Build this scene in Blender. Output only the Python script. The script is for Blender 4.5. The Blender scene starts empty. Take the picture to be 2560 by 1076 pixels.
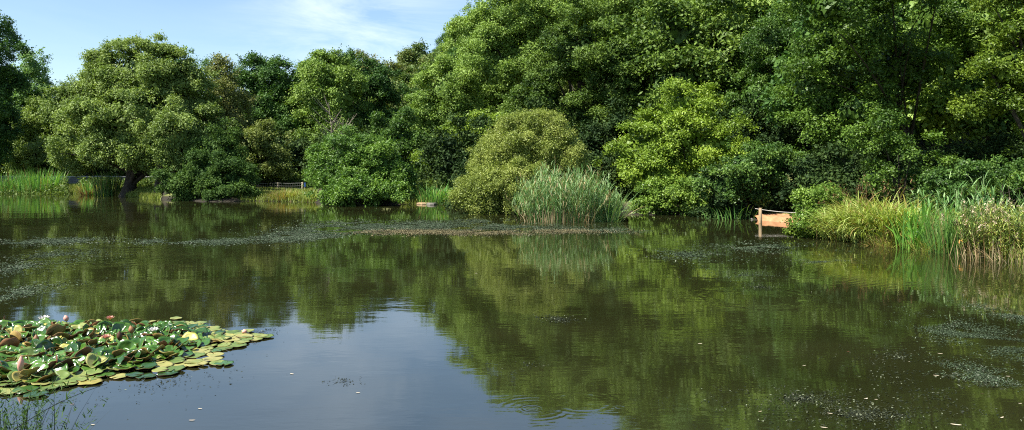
import bpy, math, random
import numpy as np
R = np.random.default_rng(7)
random.seed(7)
F = 2009.0; CX = 1280.0; HZ = 405.0; H = 2.4
scene = bpy.context.scene
COL = scene.collection

def dep(py):                      # distance of a point of the water surface seen at that row of the photograph
    return F * H / (py - HZ)
def P(px, py, d):
    return np.array([(px - CX) / F * d, d, H + (HZ - py) / F * d])
def W(px, py):                    # point of the water surface
    return P(px, py, dep(py))

# ------------------------------------------------------------------ materials
MATS = {}
def nodes(m):
    m.use_nodes = True
    nt = m.node_tree; nt.nodes.clear()
    return nt, nt.nodes.new, nt.links.new
def leaf_mat(name, cols, trans=0.24, rough=0.55, spec=0.22, tcol=None, big=0.35):
    """leaf colour by a per-leaf attribute plus a broad colour drift through the plant"""
    m = bpy.data.materials.new(name); nt, N, L = nodes(m)
    at = N('ShaderNodeAttribute'); at.attribute_name = 'tint'
    geo = N('ShaderNodeNewGeometry')
    nz = N('ShaderNodeTexNoise'); nz.inputs['Scale'].default_value = big; nz.inputs['Detail'].default_value = 3
    L(geo.outputs['Position'], nz.inputs['Vector'])
    mx = N('ShaderNodeMath'); mx.operation = 'MULTIPLY_ADD'; mx.inputs[1].default_value = 0.9; mx.inputs[2].default_value = -0.45
    L(nz.outputs['Fac'], mx.inputs[0])
    ad = N('ShaderNodeMath'); ad.operation = 'ADD'; L(at.outputs['Fac'], ad.inputs[0]); L(mx.outputs[0], ad.inputs[1])
    cr = N('ShaderNodeValToRGB')
    while len(cr.color_ramp.elements) < len(cols): cr.color_ramp.elements.new(0.5)
    for i, (p, c) in enumerate(cols):
        cr.color_ramp.elements[i].position = p; cr.color_ramp.elements[i].color = (*c, 1)
    L(ad.outputs[0], cr.inputs['Fac'])
    pb = N('ShaderNodeBsdfPrincipled'); L(cr.outputs[0], pb.inputs['Base Color'])
    pb.inputs['Roughness'].default_value = rough; pb.inputs['Specular IOR Level'].default_value = spec
    out = N('ShaderNodeOutputMaterial')
    if trans > 0:
        tr = N('ShaderNodeBsdfTranslucent')
        mc = N('ShaderNodeMix'); mc.data_type = 'RGBA'; mc.blend_type = 'MULTIPLY'; mc.inputs[0].default_value = 1
        L(cr.outputs[0], mc.inputs[6]); mc.inputs[7].default_value = (*(tcol or (1.25, 1.35, 0.5)), 1)
        L(mc.outputs[2], tr.inputs['Color'])
        ms = N('ShaderNodeMixShader'); ms.inputs[0].default_value = trans
        L(pb.outputs[0], ms.inputs[1]); L(tr.outputs[0], ms.inputs[2]); L(ms.outputs[0], out.inputs['Surface'])
    else:
        L(pb.outputs[0], out.inputs['Surface'])
    MATS[name] = m
    return m
def solid_mat(name, c1, c2, scale=6, rough=0.8, spec=0.2, bump=0.3, bdist=0.02, detail=6, stretch=(1, 1, 1), c3=None):
    m = bpy.data.materials.new(name); nt, N, L = nodes(m)
    geo = N('ShaderNodeNewGeometry'); mp = N('ShaderNodeMapping'); mp.inputs['Scale'].default_value = stretch
    L(geo.outputs['Position'], mp.inputs['Vector'])
    nz = N('ShaderNodeTexNoise'); nz.inputs['Scale'].default_value = scale; nz.inputs['Detail'].default_value = detail
    nz.inputs['Roughness'].default_value = 0.65
    L(mp.outputs[0], nz.inputs['Vector'])
    cr = N('ShaderNodeValToRGB'); e = cr.color_ramp.elements
    e[0].position = 0.32; e[0].color = (*c1, 1); e[1].position = 0.68; e[1].color = (*c2, 1)
    if c3: x = e.new(0.5); x.color = (*c3, 1)
    L(nz.outputs['Fac'], cr.inputs['Fac'])
    pb = N('ShaderNodeBsdfPrincipled'); L(cr.outputs[0], pb.inputs['Base Color'])
    pb.inputs['Roughness'].default_value = rough; pb.inputs['Specular IOR Level'].default_value = spec
    bp = N('ShaderNodeBump'); bp.inputs['Strength'].default_value = bump; bp.inputs['Distance'].default_value = bdist
    L(nz.outputs['Fac'], bp.inputs['Height']); L(bp.outputs[0], pb.inputs['Normal'])
    out = N('ShaderNodeOutputMaterial'); L(pb.outputs[0], out.inputs['Surface'])
    MATS[name] = m
    return m

def ramp(a, b, c, mid=0.5): return [(0.05, a), (mid, b), (0.95, c)]
leaf_mat('sallow_leaf', ramp((.10, .155, .038), (.18, .255, .06), (.28, .36, .10)))
leaf_mat('olive_leaf', ramp((.085, .12, .028), (.145, .185, .042), (.23, .27, .07)))
leaf_mat('birch_leaf', ramp((.10, .13, .035), (.17, .20, .055), (.26, .26, .09)))
leaf_mat('ash_leaf', ramp((.11, .18, .035), (.185, .285, .055), (.28, .39, .085)))
leaf_mat('ash_leaf_pale', ramp((.09, .17, .055), (.15, .26, .08), (.23, .36, .11)))
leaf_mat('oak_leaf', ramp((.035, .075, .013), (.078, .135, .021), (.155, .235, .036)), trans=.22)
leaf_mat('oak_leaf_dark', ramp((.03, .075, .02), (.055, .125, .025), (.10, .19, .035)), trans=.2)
leaf_mat('alder_leaf', ramp((.035, .078, .012), (.072, .135, .019), (.15, .25, .035)), rough=.45)
leaf_mat('alder_leaf_yellow', ramp((.07, .12, .015), (.12, .185, .022), (.22, .30, .035)), rough=.42)
leaf_mat('hazel_leaf', ramp((.10, .165, .018), (.18, .275, .03), (.28, .38, .05)), rough=.45)
leaf_mat('elder_leaf', ramp((.035, .08, .016), (.07, .14, .026), (.15, .245, .045)), rough=.42)
leaf_mat('elder_leaf_bright', ramp((.085, .16, .025), (.15, .245, .035), (.24, .35, .06)), rough=.42)
leaf_mat('bush_leaf', ramp((.055, .12, .02), (.10, .195, .028), (.18, .30, .045)), rough=.5, spec=.3)
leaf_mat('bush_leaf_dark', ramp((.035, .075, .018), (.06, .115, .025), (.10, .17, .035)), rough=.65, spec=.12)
leaf_mat('willow_leaf', ramp((.14, .185, .035), (.225, .28, .058), (.34, .385, .10)), rough=.45)
leaf_mat('shade_tint_leaf', ramp((.014, .032, .010), (.028, .055, .014), (.06, .10, .024)), rough=.65, spec=.12, trans=.12)  # undergrowth green darkened so the shade of the hollows is in the colour
leaf_mat('nettle_leaf', ramp((.05, .09, .018), (.10, .16, .03), (.17, .22, .05)))
leaf_mat('far_leaf', ramp((.07, .12, .035), (.12, .18, .045), (.20, .22, .07)))
leaf_mat('reed_leaf', [(0.0, (.40, .31, .15)), (.10, (.30, .28, .13)), (.16, (.05, .14, .04)), (.5, (.13, .26, .075)), (.95, (.33, .44, .20))], rough=.42, trans=.25, big=1.2)
leaf_mat('cattail_leaf', [(0.0, (.27, .19, .07)), (.12, (.20, .20, .06)), (.2, (.08, .22, .05)), (.55, (.14, .34, .07)), (.95, (.26, .45, .11))], rough=.42, trans=.3, big=1.5)
leaf_mat('iris_leaf', [(0.0, (.28, .26, .05)), (.12, (.10, .24, .03)), (.5, (.14, .34, .045)), (.95, (.25, .47, .08))], rough=.35, spec=.5, trans=.3, big=1.5)
leaf_mat('sedge_leaf', [(0.0, (.34, .23, .09)), (.2, (.30, .27, .06)), (.4, (.25, .33, .055)), (.95, (.46, .54, .16))], rough=.4, trans=.3, big=1.5)
leaf_mat('rush_leaf', [(0.0, (.20, .18, .06)), (.2, (.05, .14, .03)), (.95, (.16, .30, .06))], rough=.45, trans=.2, big=1.5)
leaf_mat('dry_leaf', [(0.0, (.16, .09, .035)), (.5, (.30, .20, .09)), (.95, (.48, .38, .22))], rough=.7, trans=.2, big=1.5)
leaf_mat('seed_fluff', [(0.0, (.30, .24, .14)), (.95, (.60, .50, .34))], rough=.9, trans=.2, big=1.5)
leaf_mat('sedge_seed', [(0.0, (.09, .045, .02)), (.95, (.24, .14, .07))], rough=.8, trans=.1, big=1.5)
leaf_mat('grass_blade', [(0.0, (.26, .18, .07)), (.3, (.17, .21, .045)), (.95, (.28, .34, .08))], rough=.6, trans=.3, big=.5)
leaf_mat('weed_bits', [(0.0, (.022, .032, .015)), (.6, (.055, .08, .04)), (.92, (.10, .14, .075)), (1.0, (.19, .21, .15))], rough=.6, spec=.15, trans=0, big=.35)
leaf_mat('brown_weed_bits', [(0.0, (.06, .055, .025)), (.5, (.13, .115, .055)), (.95, (.24, .20, .10))], rough=.6, trans=0, big=.4)
leaf_mat('dark_weed_bits', [(0.0, (.012, .016, .008)), (.9, (.04, .045, .02)), (.97, (.18, .20, .12))], rough=.45, trans=0, big=.5)
leaf_mat('seedhead_pale', [(0.0, (.4, .3, .16)), (.95, (.62, .52, .33))], rough=.8, trans=.1)
solid_mat('bark', (.02, .016, .011), (.07, .058, .042), scale=5, stretch=(1, 1, .25), bump=.8, bdist=.05)
solid_mat('bark_grey', (.05, .045, .036), (.16, .145, .12), scale=5, stretch=(1, 1, .25), bump=.8, bdist=.04)
solid_mat('bark_pale', (.10, .09, .07), (.26, .24, .20), scale=5, stretch=(1, 1, .3), bump=.5)
solid_mat('twig_dead', (.16, .13, .10), (.34, .30, .24), scale=8)
solid_mat('soil', (.035, .026, .014), (.085, .066, .034), scale=1.2, c3=(.05, .055, .02), bump=.6, bdist=.08)
solid_mat('wall_stone', (.09, .088, .085), (.19, .185, .175), scale=2.2, bump=.6, bdist=.03)
solid_mat('coping', (.22, .215, .205), (.36, .35, .33), scale=3)
solid_mat('post_wood', (.24, .16, .085), (.50, .37, .22), scale=7, stretch=(3, 3, .3), bump=.4)
solid_mat('fence_wood', (.20, .17, .11), (.40, .34, .23), scale=7, stretch=(3, 3, .3), bump=.4)
solid_mat('rope', (.30, .27, .22), (.52, .48, .42), scale=20)
solid_mat('red_sand', (.32, .15, .07), (.50, .27, .135), scale=3.2, c3=(.41, .205, .10), bump=.5, bdist=.04)
solid_mat('grey_stone', (.09, .085, .07), (.22, .20, .17), scale=4, bump=.5)
solid_mat('blue_paint', (.03, .07, .22), (.05, .11, .32), scale=4, rough=.4)
solid_mat('orange_paint', (.55, .20, .10), (.70, .30, .16), scale=4, rough=.5)
solid_mat('wire', (.12, .125, .11), (.22, .23, .20), scale=4, rough=.4, spec=.5)
solid_mat('petal', (.72, .66, .62), (.86, .83, .78), scale=12, rough=.5, bump=.05)
solid_mat('petal_pink', (.62, .26, .20), (.75, .42, .33), scale=12, rough=.5, bump=.05)
solid_mat('stamen', (.60, .42, .05), (.75, .55, .08), scale=20)
solid_mat('dead_leaf', (.42, .33, .20), (.72, .64, .48), scale=9, rough=.6)
solid_mat('orange_leaf', (.55, .22, .04), (.72, .38, .10), scale=9, rough=.6)

def pad_mat(name, a, b, c, rough, spec):
    """one lily pad: blotches from a noise that follows the world so no two pads match, fine radial veins in the bump"""
    m = bpy.data.materials.new(name); nt, N, L = nodes(m)
    geo = N('ShaderNodeNewGeometry'); oi = N('ShaderNodeObjectInfo')
    nz = N('ShaderNodeTexNoise'); nz.inputs['Scale'].default_value = 7; nz.inputs['Detail'].default_value = 5; nz.inputs['Roughness'].default_value = .7
    L(geo.outputs['Position'], nz.inputs['Vector'])
    ma = N('ShaderNodeMath'); ma.operation = 'MULTIPLY_ADD'; ma.inputs[1].default_value = .7; ma.inputs[2].default_value = -.32
    L(oi.outputs['Random'], ma.inputs[0])
    ad = N('ShaderNodeMath'); ad.operation = 'ADD'; L(nz.outputs['Fac'], ad.inputs[0]); L(ma.outputs[0], ad.inputs[1])
    cr = N('ShaderNodeValToRGB'); e = cr.color_ramp.elements
    e[0].position = .25; e[0].color = (*a, 1); e[1].position = .8; e[1].color = (*c, 1); x = e.new(.5); x.color = (*b, 1)
    L(ad.outputs[0], cr.inputs['Fac'])
    pb = N('ShaderNodeBsdfPrincipled'); L(cr.outputs[0], pb.inputs['Base Color'])
    pb.inputs['Roughness'].default_value = rough; pb.inputs['Specular IOR Level'].default_value = spec
    n2 = N('ShaderNodeTexNoise'); n2.inputs['Scale'].default_value = 22; L(geo.outputs['Position'], n2.inputs['Vector'])
    bp = N('ShaderNodeBump'); bp.inputs['Strength'].default_value = .35; bp.inputs['Distance'].default_value = .008
    L(n2.outputs['Fac'], bp.inputs['Height']); L(bp.outputs[0], pb.inputs['Normal'])
    out = N('ShaderNodeOutputMaterial'); L(pb.outputs[0], out.inputs['Surface'])
    MATS[name] = m
pad_mat('pad_green', (.02, .058, .008), (.036, .10, .012), (.08, .17, .026), .22, .6)
pad_mat('pad_lime', (.08, .13, .025), (.15, .205, .045), (.30, .28, .09), .45, .4)
pad_mat('pad_yellow', (.22, .17, .04), (.32, .30, .06), (.42, .42, .12), .45, .4)
pad_mat('pad_under_red', (.06, .03, .015), (.15, .06, .028), (.30, .15, .06), .5, .3)
pad_mat('pad_under_ochre', (.12, .07, .02), (.24, .15, .04), (.38, .29, .08), .5, .3)

# ------------------------------------------------------------------ object helpers
def mesh_np(name, verts, faces4=None, faces=None, mats=(), tint=None, parent=None, loc=None, smooth=False, matidx=None):
    me = bpy.data.meshes.new(name)
    verts = np.asarray(verts, np.float32)
    if faces4 is not None:
        k = faces4.shape[1]; n = len(faces4)
        me.vertices.add(len(verts)); me.vertices.foreach_set('co', verts.ravel())
        me.loops.add(n * k); me.loops.foreach_set('vertex_index', faces4.astype(np.int32).ravel())
        me.polygons.add(n); me.polygons.foreach_set('loop_start', np.arange(0, n * k, k, dtype=np.int32))
        me.update(calc_edges=True)
    else:
        me.from_pydata(verts.tolist(), [], faces)
    for m in mats: me.materials.append(MATS[m])
    if matidx is not None: me.polygons.foreach_set('material_index', np.asarray(matidx, np.int32))
    if tint is not None:
        a = me.attributes.new('tint', 'FLOAT', 'FACE'); a.data.foreach_set('value', np.asarray(tint, np.float32))
    if smooth: me.polygons.foreach_set('use_smooth', np.ones(len(me.polygons), bool))
    o = bpy.data.objects.new(name, me); COL.objects.link(o)
    if loc is not None: o.location = tuple(float(v) for v in loc)
    if parent is not None: o.parent = parent
    return o
def tag(o, label=None, cat=None, group=None, kind=None):
    if label: o['label'] = label
    if cat: o['category'] = cat
    if group: o['group'] = group
    if kind: o['kind'] = kind
    return o
def root(name, loc, label, cat, group=None, rz=0):
    o = bpy.data.objects.new(name, None); COL.objects.link(o)
    o.location = tuple(float(v) for v in loc); o.rotation_euler[2] = rz; o.empty_display_size = .3
    return tag(o, label, cat, group)
def copy_thing(o, loc, rz=0, sc=1, label=None, group=None, cat=None):
    c = o.copy(); COL.objects.link(c); c.location = tuple(float(v) for v in loc); c.rotation_euler[2] = rz
    c.scale = (sc, sc, sc) if not isinstance(sc, tuple) else sc
    if label: c['label'] = label
    if group: c['group'] = group
    for ch in list(o.children):
        d = ch.copy(); COL.objects.link(d); d.parent = c
        for g in ch.children:
            e = g.copy(); COL.objects.link(e); e.parent = d
    return c
def norm(a): return a / (np.linalg.norm(a, axis=-1, keepdims=True) + 1e-9)
def rdirs(n, rng): return norm(rng.normal(size=(n, 3)))

class Geo:                        # collects quads for one mesh
    def __init__(s): s.v = []; s.f = []; s.t = []; s.n = 0
    def add(s, v, f, t):
        s.v.append(v.reshape(-1, 3)); s.f.append(f + s.n); s.t.append(np.broadcast_to(t, (len(f),))); s.n += v.reshape(-1, 3).shape[0]
    def build(s, name, mat, parent=None, loc=None, smooth=False):
        return mesh_np(name, np.concatenate(s.v), np.concatenate(s.f), mats=[mat], tint=np.concatenate(s.t), parent=parent, loc=loc, smooth=smooth)
def leaf_quads(g, pos, nrm, length, width, rng, tint, axis=None):
    """rhombus shaped leaves"""
    n = len(pos)
    a = rdirs(n, rng) if axis is None else axis
    u = norm(np.cross(nrm, a)); w = norm(np.cross(nrm, u))
    L = (np.asarray(length) * rng.uniform(.55, 1.5, n))[:, None]; Wd = (np.asarray(width) * rng.uniform(.55, 1.5, n))[:, None]
    v = np.stack([pos - u * L * .5, pos + w * Wd * .5 - u * L * .06, pos + u * L * .5 - nrm * L * .12, pos - w * Wd * .5 - u * L * .06], 1)
    f = np.arange(n * 4).reshape(n, 4)
    g.add(v, f, tint)
def tube(g, pts, rad, sides=7, tint=.5):
    pts = np.asarray(pts, float); rad = np.asarray(rad, float); n = len(pts)
    t = norm(np.gradient(pts, axis=0)); up = np.array([.13, .97, .2]); u = norm(np.cross(t, up)); w = np.cross(t, u)
    a = np.linspace(0, 2 * np.pi, sides, endpoint=False)
    v = pts[:, None] + rad[:, None, None] * (np.cos(a)[None, :, None] * u[:, None] + np.sin(a)[None, :, None] * w[:, None])
    i = np.arange(n - 1)[:, None] * sides; j = np.arange(sides)[None]; k = (j + 1) % sides
    f = np.stack([i + j, i + k, i + sides + k, i + sides + j], -1).reshape(-1, 4)
    g.add(v, f, tint)

def crown_geo(g, lobes, rng, leaf, dens=2.3, rb=1.1, aspect=.62, up=.45, flat=.75, backcut=.45, shell=(.58, 1.03), core=True, spr=11, tvar=.3, droop=0, sp_f=1.0, lump=.15, cull=.26, shoots=1.5):
    """lobes: world ellipsoids cx,cy,cz,rx,ry,rz. Boughs sit on their surfaces, sprigs on the boughs, leaves on the sprigs."""
    lobes = np.array(lobes, float)
    c = lobes[:, :3]; r = lobes[:, 3:]
    p = 1.6; area = 4 * np.pi * (((r[:, 0] * r[:, 1]) ** p + (r[:, 0] * r[:, 2]) ** p + (r[:, 1] * r[:, 2]) ** p) / 3) ** (1 / p)
    B = []; D = []; RB = []
    for i in range(len(lobes)):
        rbi = min(rb * .78, .62 * r[i].min())
        n = int(area[i] / (np.pi * rbi ** 2) * 1.75) + 8
        d = rdirs(n, rng)
        d = d[(d[:, 2] > -.75) | (rng.random(n) < .3)]
        d = d[(d[:, 1] < .25) | (rng.random(len(d)) > backcut)]
        k = rng.uniform(shell[0], shell[1], len(d))
        ph = rng.uniform(0, 6.28, (4, 3)); fr_ = rng.uniform(2, 5, (4, 3))
        k = k * (1 + lump * np.sin(d @ fr_.T * 1.3 + ph[:, 0]).sum(1) / 1.8)
        q = c[i] + d * r[i] * k[:, None]
        ok = np.ones(len(d), bool)
        for j in range(len(lobes)):
            if j != i: ok &= np.linalg.norm((q - c[j]) / r[j], axis=1) > .62
        B.append(q[ok]); D.append(norm(d[ok] / r[i])); RB.append(np.full(ok.sum(), rbi) * rng.choice([.4, .65, 1, 1.4], ok.sum()))
    B = np.concatenate(B); D = np.concatenate(D); RB = np.concatenate(RB)
    if cull > 0:                  # hollows between the boughs
        wl = rb * 2.6; fv = 0
        for _ in range(4):
            kv = rdirs(1, rng)[0] * 2 * np.pi / (wl * rng.uniform(.7, 1.5)); fv = fv + np.sin(B @ kv + rng.uniform(0, 6.28))
        keep = fv > np.quantile(fv, cull); B, D, RB = B[keep], D[keep], RB[keep]
    la = leaf * leaf * aspect * .55
    nleaf = dens * RB ** 2 * np.pi * 1.0 / la
    nsp = np.maximum(3, (nleaf / spr)).astype(int)
    idx = np.repeat(np.arange(len(B)), nsp); n = len(idx)
    tb = rng.normal(.5, tvar * .55, len(B))
    e = norm(rdirs(n, rng) + D[idx] * .75 + np.array([0, 0, up]))
    k = rng.uniform(.25, 1, n) ** .5
    sp = B[idx] + e * RB[idx][:, None] * k[:, None] * np.array([1, 1, flat])
    sp[:, 2] -= droop * rng.random(n) ** 2
    ts = tb[idx] + rng.normal(0, tvar * .35, n)
    j = np.repeat(np.arange(n), spr); m = len(j)
    sr = leaf * 1.15 * sp_f
    pos = sp[j] + rng.normal(0, sr, (m, 3)) * np.array([1, 1, .75])
    nr = norm(rdirs(m, rng) * .85 + e[j] * .55 + np.array([0, 0, up]))
    leaf_quads(g, pos, nr, leaf, leaf * aspect, rng, ts[j] + rng.normal(0, tvar * .5, m))
    if shoots > 0 and len(B):     # young twigs that stick out of the outline
        ns = int(len(B) * shoots); bi = rng.integers(len(B), size=ns)
        e0 = norm(D[bi] + rdirs(ns, rng) * .45 + np.array([0, 0, up])); st = B[bi] + e0 * RB[bi][:, None] * np.array([1, 1, flat]) * .7
        nl = 9; j = np.repeat(np.arange(ns), nl); t = np.tile(np.linspace(.1, 1, nl), ns)
        ln = rb * rng.uniform(.3, 1.15, ns)
        pos = st[j] + e0[j] * (ln[j] * t)[:, None] + rng.normal(0, leaf * .4, (len(j), 3)); pos[:, 2] -= ln[j] * t ** 2 * .15
        leaf_quads(g, pos, norm(rdirs(len(j), rng) + np.array([0, 0, .6])), leaf * .95, leaf * aspect, rng, tb[bi][j] + .12 + rng.normal(0, tvar * .4, len(j)))
    if core:
        for i in range(len(lobes)):
            cl = min(max(leaf * 2.0, .2), r[i].min() * .5)
            n = int(area[i] * .8 / (cl * cl * .5))
            d = rdirs(n, rng); kk = rng.uniform(.35, .62, n)[:, None]
            leaf_quads(g, c[i] + d * r[i] * kk, norm(d + rdirs(n, rng) * .5), cl, cl * .8, rng, rng.normal(.4, .1, n))
    return B

# ------------------------------------------------------------------ shoreline and terrain
shore_px = [(-420, 480), (0, 482), (150, 483), (262, 487), (340, 494), (420, 500), (520, 505), (640, 503), (700, 504), (770, 506), (900, 511), (1000, 512),
            (1060, 510), (1140, 513), (1180, 519), (1250, 526), (1300, 529), (1400, 531), (1500, 530), (1545, 530), (1600, 531), (1660, 536), (1760, 540),
            (1820, 545), (1885, 550), (2000, 557), (2035, 564), (2058, 590), (2100, 600), (2200, 612), (2300, 622), (2400, 634), (2480, 646), (2560, 655)]
SH = [W(a, b)[:2] for a, b in shore_px]
SH += [np.array([16.5, 17.0]), np.array([17.5, 12]), np.array([15, 6.0]), np.array([9, 4.4]), np.array([0, 3.9]), np.array([-6, 4.0]), np.array([-12, 4.2]), np.array([-25, 8]), np.array([-45, 25]), np.array([-58, 45])]
SH = np.array(SH)
def sdist(xy):
    xy = np.asarray(xy, float); a = SH; b = np.roll(SH, -1, 0)
    best = np.full(len(xy), 1e9); ins = np.zeros(len(xy), bool)
    for p, q in zip(a, b):
        v = q - p; t = np.clip(((xy - p) @ v) / (v @ v), 0, 1)
        best = np.minimum(best, np.linalg.norm(xy - p - t[:, None] * v, axis=1))
        cond = ((p[1] > xy[:, 1]) != (q[1] > xy[:, 1]))
        xi = (q[0] - p[0]) * (xy[:, 1] - p[1]) / (q[1] - p[1] + 1e-12) + p[0]
        ins ^= cond & (xy[:, 0] < xi)
    return np.where(ins, -best, best)
def sstep(a, b, x): t = np.clip((x - a) / (b - a), 0, 1); return t * t * (3 - 2 * t)
def terr(xy):
    xy = np.atleast_2d(np.asarray(xy, float)); s = sdist(xy); x, y = xy[:, 0], xy[:, 1]
    z = np.where(s < 0, np.maximum(-.9, s * .35), .30 * sstep(-.3, 1.3, s) + .012 * np.maximum(s, 0))
    hill = .58 * np.minimum(sstep(-36, 18, x), .47) * np.clip(s - 9, 0, 48) * sstep(30, 48, y)
    hill += .03 * np.clip(s - 20, 0, 120) * sstep(40, 70, y) * sstep(-70, -20, x)
    z = z + hill + np.where(s > .4, .06 * np.sin(x * 1.3 + 2 * np.sin(y * .7)) * np.sin(y * 1.1), 0)
    return z
def tz(x, y): return float(terr([[x, y]])[0])

def build_ground():
    xs = np.concatenate([np.arange(-900, -80, 30), np.arange(-80, 45, .6), np.arange(45, 900, 30)])
    ys = np.concatenate([np.arange(-300, 0, 25), np.arange(0, 80, .5), np.arange(80, 200, 4), np.arange(200, 1500, 60)])
    X, Y = np.meshgrid(xs, ys); xy = np.stack([X.ravel(), Y.ravel()], 1)
    Z = np.concatenate([terr(c) for c in np.array_split(xy, 20)])
    nx, ny = len(xs), len(ys)
    i = np.arange(ny - 1)[:, None] * nx; j = np.arange(nx - 1)[None]
    f = np.stack([i + j, i + j + 1, i + nx + j + 1, i + nx + j], -1).reshape(-1, 4)
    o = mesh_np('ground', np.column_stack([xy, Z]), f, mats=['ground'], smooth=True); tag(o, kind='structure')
m = bpy.data.materials.new('ground'); nt, N, L = nodes(m)
geo = N('ShaderNodeNewGeometry')
n1 = N('ShaderNodeTexNoise'); n1.inputs['Scale'].default_value = .55; n1.inputs['Detail'].default_value = 8; L(geo.outputs['Position'], n1.inputs['Vector'])
cr = N('ShaderNodeValToRGB'); e = cr.color_ramp.elements
e[0].position = .35; e[0].color = (.07, .055, .028, 1); e[1].position = .62; e[1].color = (.19, .21, .05, 1); x = e.new(.5); x.color = (.11, .13, .035, 1)
L(n1.outputs['Fac'], cr.inputs['Fac'])
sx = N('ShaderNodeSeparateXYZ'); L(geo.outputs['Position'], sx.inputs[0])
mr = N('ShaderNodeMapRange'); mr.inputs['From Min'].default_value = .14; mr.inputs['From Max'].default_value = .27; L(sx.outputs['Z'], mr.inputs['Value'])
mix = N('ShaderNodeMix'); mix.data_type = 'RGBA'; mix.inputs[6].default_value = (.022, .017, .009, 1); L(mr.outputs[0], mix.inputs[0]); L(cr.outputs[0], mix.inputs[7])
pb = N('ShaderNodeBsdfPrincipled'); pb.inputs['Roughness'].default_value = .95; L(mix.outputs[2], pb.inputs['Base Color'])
n2 = N('ShaderNodeTexNoise'); n2.inputs['Scale'].default_value = 9; n2.inputs['Detail'].default_value = 6; L(geo.outputs['Position'], n2.inputs['Vector'])
bp = N('ShaderNodeBump'); bp.inputs['Strength'].default_value = .8; bp.inputs['Distance'].default_value = .06; L(n2.outputs['Fac'], bp.inputs['Height']); L(bp.outputs[0], pb.inputs['Normal'])
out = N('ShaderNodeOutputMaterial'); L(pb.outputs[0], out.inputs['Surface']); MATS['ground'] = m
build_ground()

# ------------------------------------------------------------------ water
def build_water():
    m = bpy.data.materials.new('water'); nt, N, L = nodes(m); MATS['water'] = m
    geo = N('ShaderNodeNewGeometry')
    def noise(scale, detail, stretch=(1, 1, 1), rough=.5):
        mp = N('ShaderNodeMapping'); mp.inputs['Scale'].default_value = stretch; L(geo.outputs['Position'], mp.inputs['Vector'])
        n = N('ShaderNodeTexNoise'); n.inputs['Scale'].default_value = scale; n.inputs['Detail'].default_value = detail; n.inputs['Roughness'].default_value = rough
        L(mp.outputs[0], n.inputs['Vector']); return n.outputs['Fac']
    def M(op, a, b=None, c=None):
        n = N('ShaderNodeMath'); n.operation = op
        for i, v in enumerate((a, b, c)):
            if v is None: continue
            if isinstance(v, (int, float)): n.inputs[i].default_value = v
            else: L(v, n.inputs[i])
        return n.outputs[0]
    # wavelets (metres of height): short capillary ripples and slower undulation, both stronger where a breath of wind touches
    wind = N('ShaderNodeMapRange'); wind.inputs['From Min'].default_value = .42; wind.inputs['From Max'].default_value = .66
    wind.inputs['To Min'].default_value = .35; wind.inputs['To Max'].default_value = 1.5; L(noise(.16, 3, (.6, 1.6, 1)), wind.inputs['Value'])
    w1 = M('MULTIPLY', noise(3.2, 2, (.55, 1.3, 1)), RIP[0]); w2 = M('MULTIPLY', noise(11, 2, (.6, 1.2, 1)), RIP[1]); w3 = M('MULTIPLY', noise(.8, 1, (.8, 1.2, 1)), RIP[2])
    h = M('MULTIPLY', M('ADD', M('ADD', w1, w2), w3), wind.outputs[0])
    # ring ripples, broken up
    bk = N('ShaderNodeMapRange'); bk.inputs['From Min'].default_value = .42; bk.inputs['From Max'].default_value = .62; L(noise(2.2, 2), bk.inputs['Value']); brk = bk.outputs[0]
    for (px, py, wl, rad, amp) in [(1335, 1022, .09, .48, .00028), (1455, 1008, .10, .42, .00022), (1548, 1019, .06, .06, .0004), (250, 640, .45, 2.6, .0022),
                                   (1880, 745, .30, 1.35, .0012), (2250, 680, .22, 2.8, .0008), (1330, 1022, .05, .13, .0003)]:
        c = W(px, py)
        v = N('ShaderNodeVectorMath'); v.operation = 'DISTANCE'; L(geo.outputs['Position'], v.inputs[0]); v.inputs[1].default_value = (c[0], c[1], 0)
        s = M('SINE', M('MULTIPLY', v.outputs['Value'], 2 * math.pi / wl))
        q = M('DIVIDE', M('SUBTRACT', v.outputs['Value'], rad * .72), rad * .26)
        win = M('POWER', math.e, M('MULTIPLY', M('MULTIPLY', q, q), -1.0))
        h = M('ADD', h, M('MULTIPLY', M('MULTIPLY', M('MULTIPLY', s, win), amp), brk))
    bp = N('ShaderNodeBump'); bp.inputs['Strength'].default_value = 1; bp.inputs['Distance'].default_value = 1.0; L(h, bp.inputs['Height'])
    cr = N('ShaderNodeValToRGB'); e = cr.color_ramp.elements
    e[0].position = .3; e[0].color = (.013, .015, .0045, 1); e[1].position = .7; e[1].color = (.023, .0245, .0085, 1)
    L(noise(.35, 4, (.7, 1.2, 1)), cr.inputs['Fac'])
    pb = N('ShaderNodeBsdfPrincipled'); pb.inputs['Roughness'].default_value = .03; pb.inputs['IOR'].default_value = 2.25
    L(cr.outputs[0], pb.inputs['Base Color']); L(bp.outputs[0], pb.inputs['Normal'])
    out = N('ShaderNodeOutputMaterial'); L(pb.outputs[0], out.inputs['Surface'])
    v = np.array([(-110, 0, 0), (60, 0, 0), (60, 90, 0), (-110, 90, 0)], float)
    o = mesh_np('water', v, np.array([[0, 1, 2, 3]]), mats=['water']); tag(o, kind='structure')
RIP = (.0017, .0006, .004)
build_water()

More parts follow.
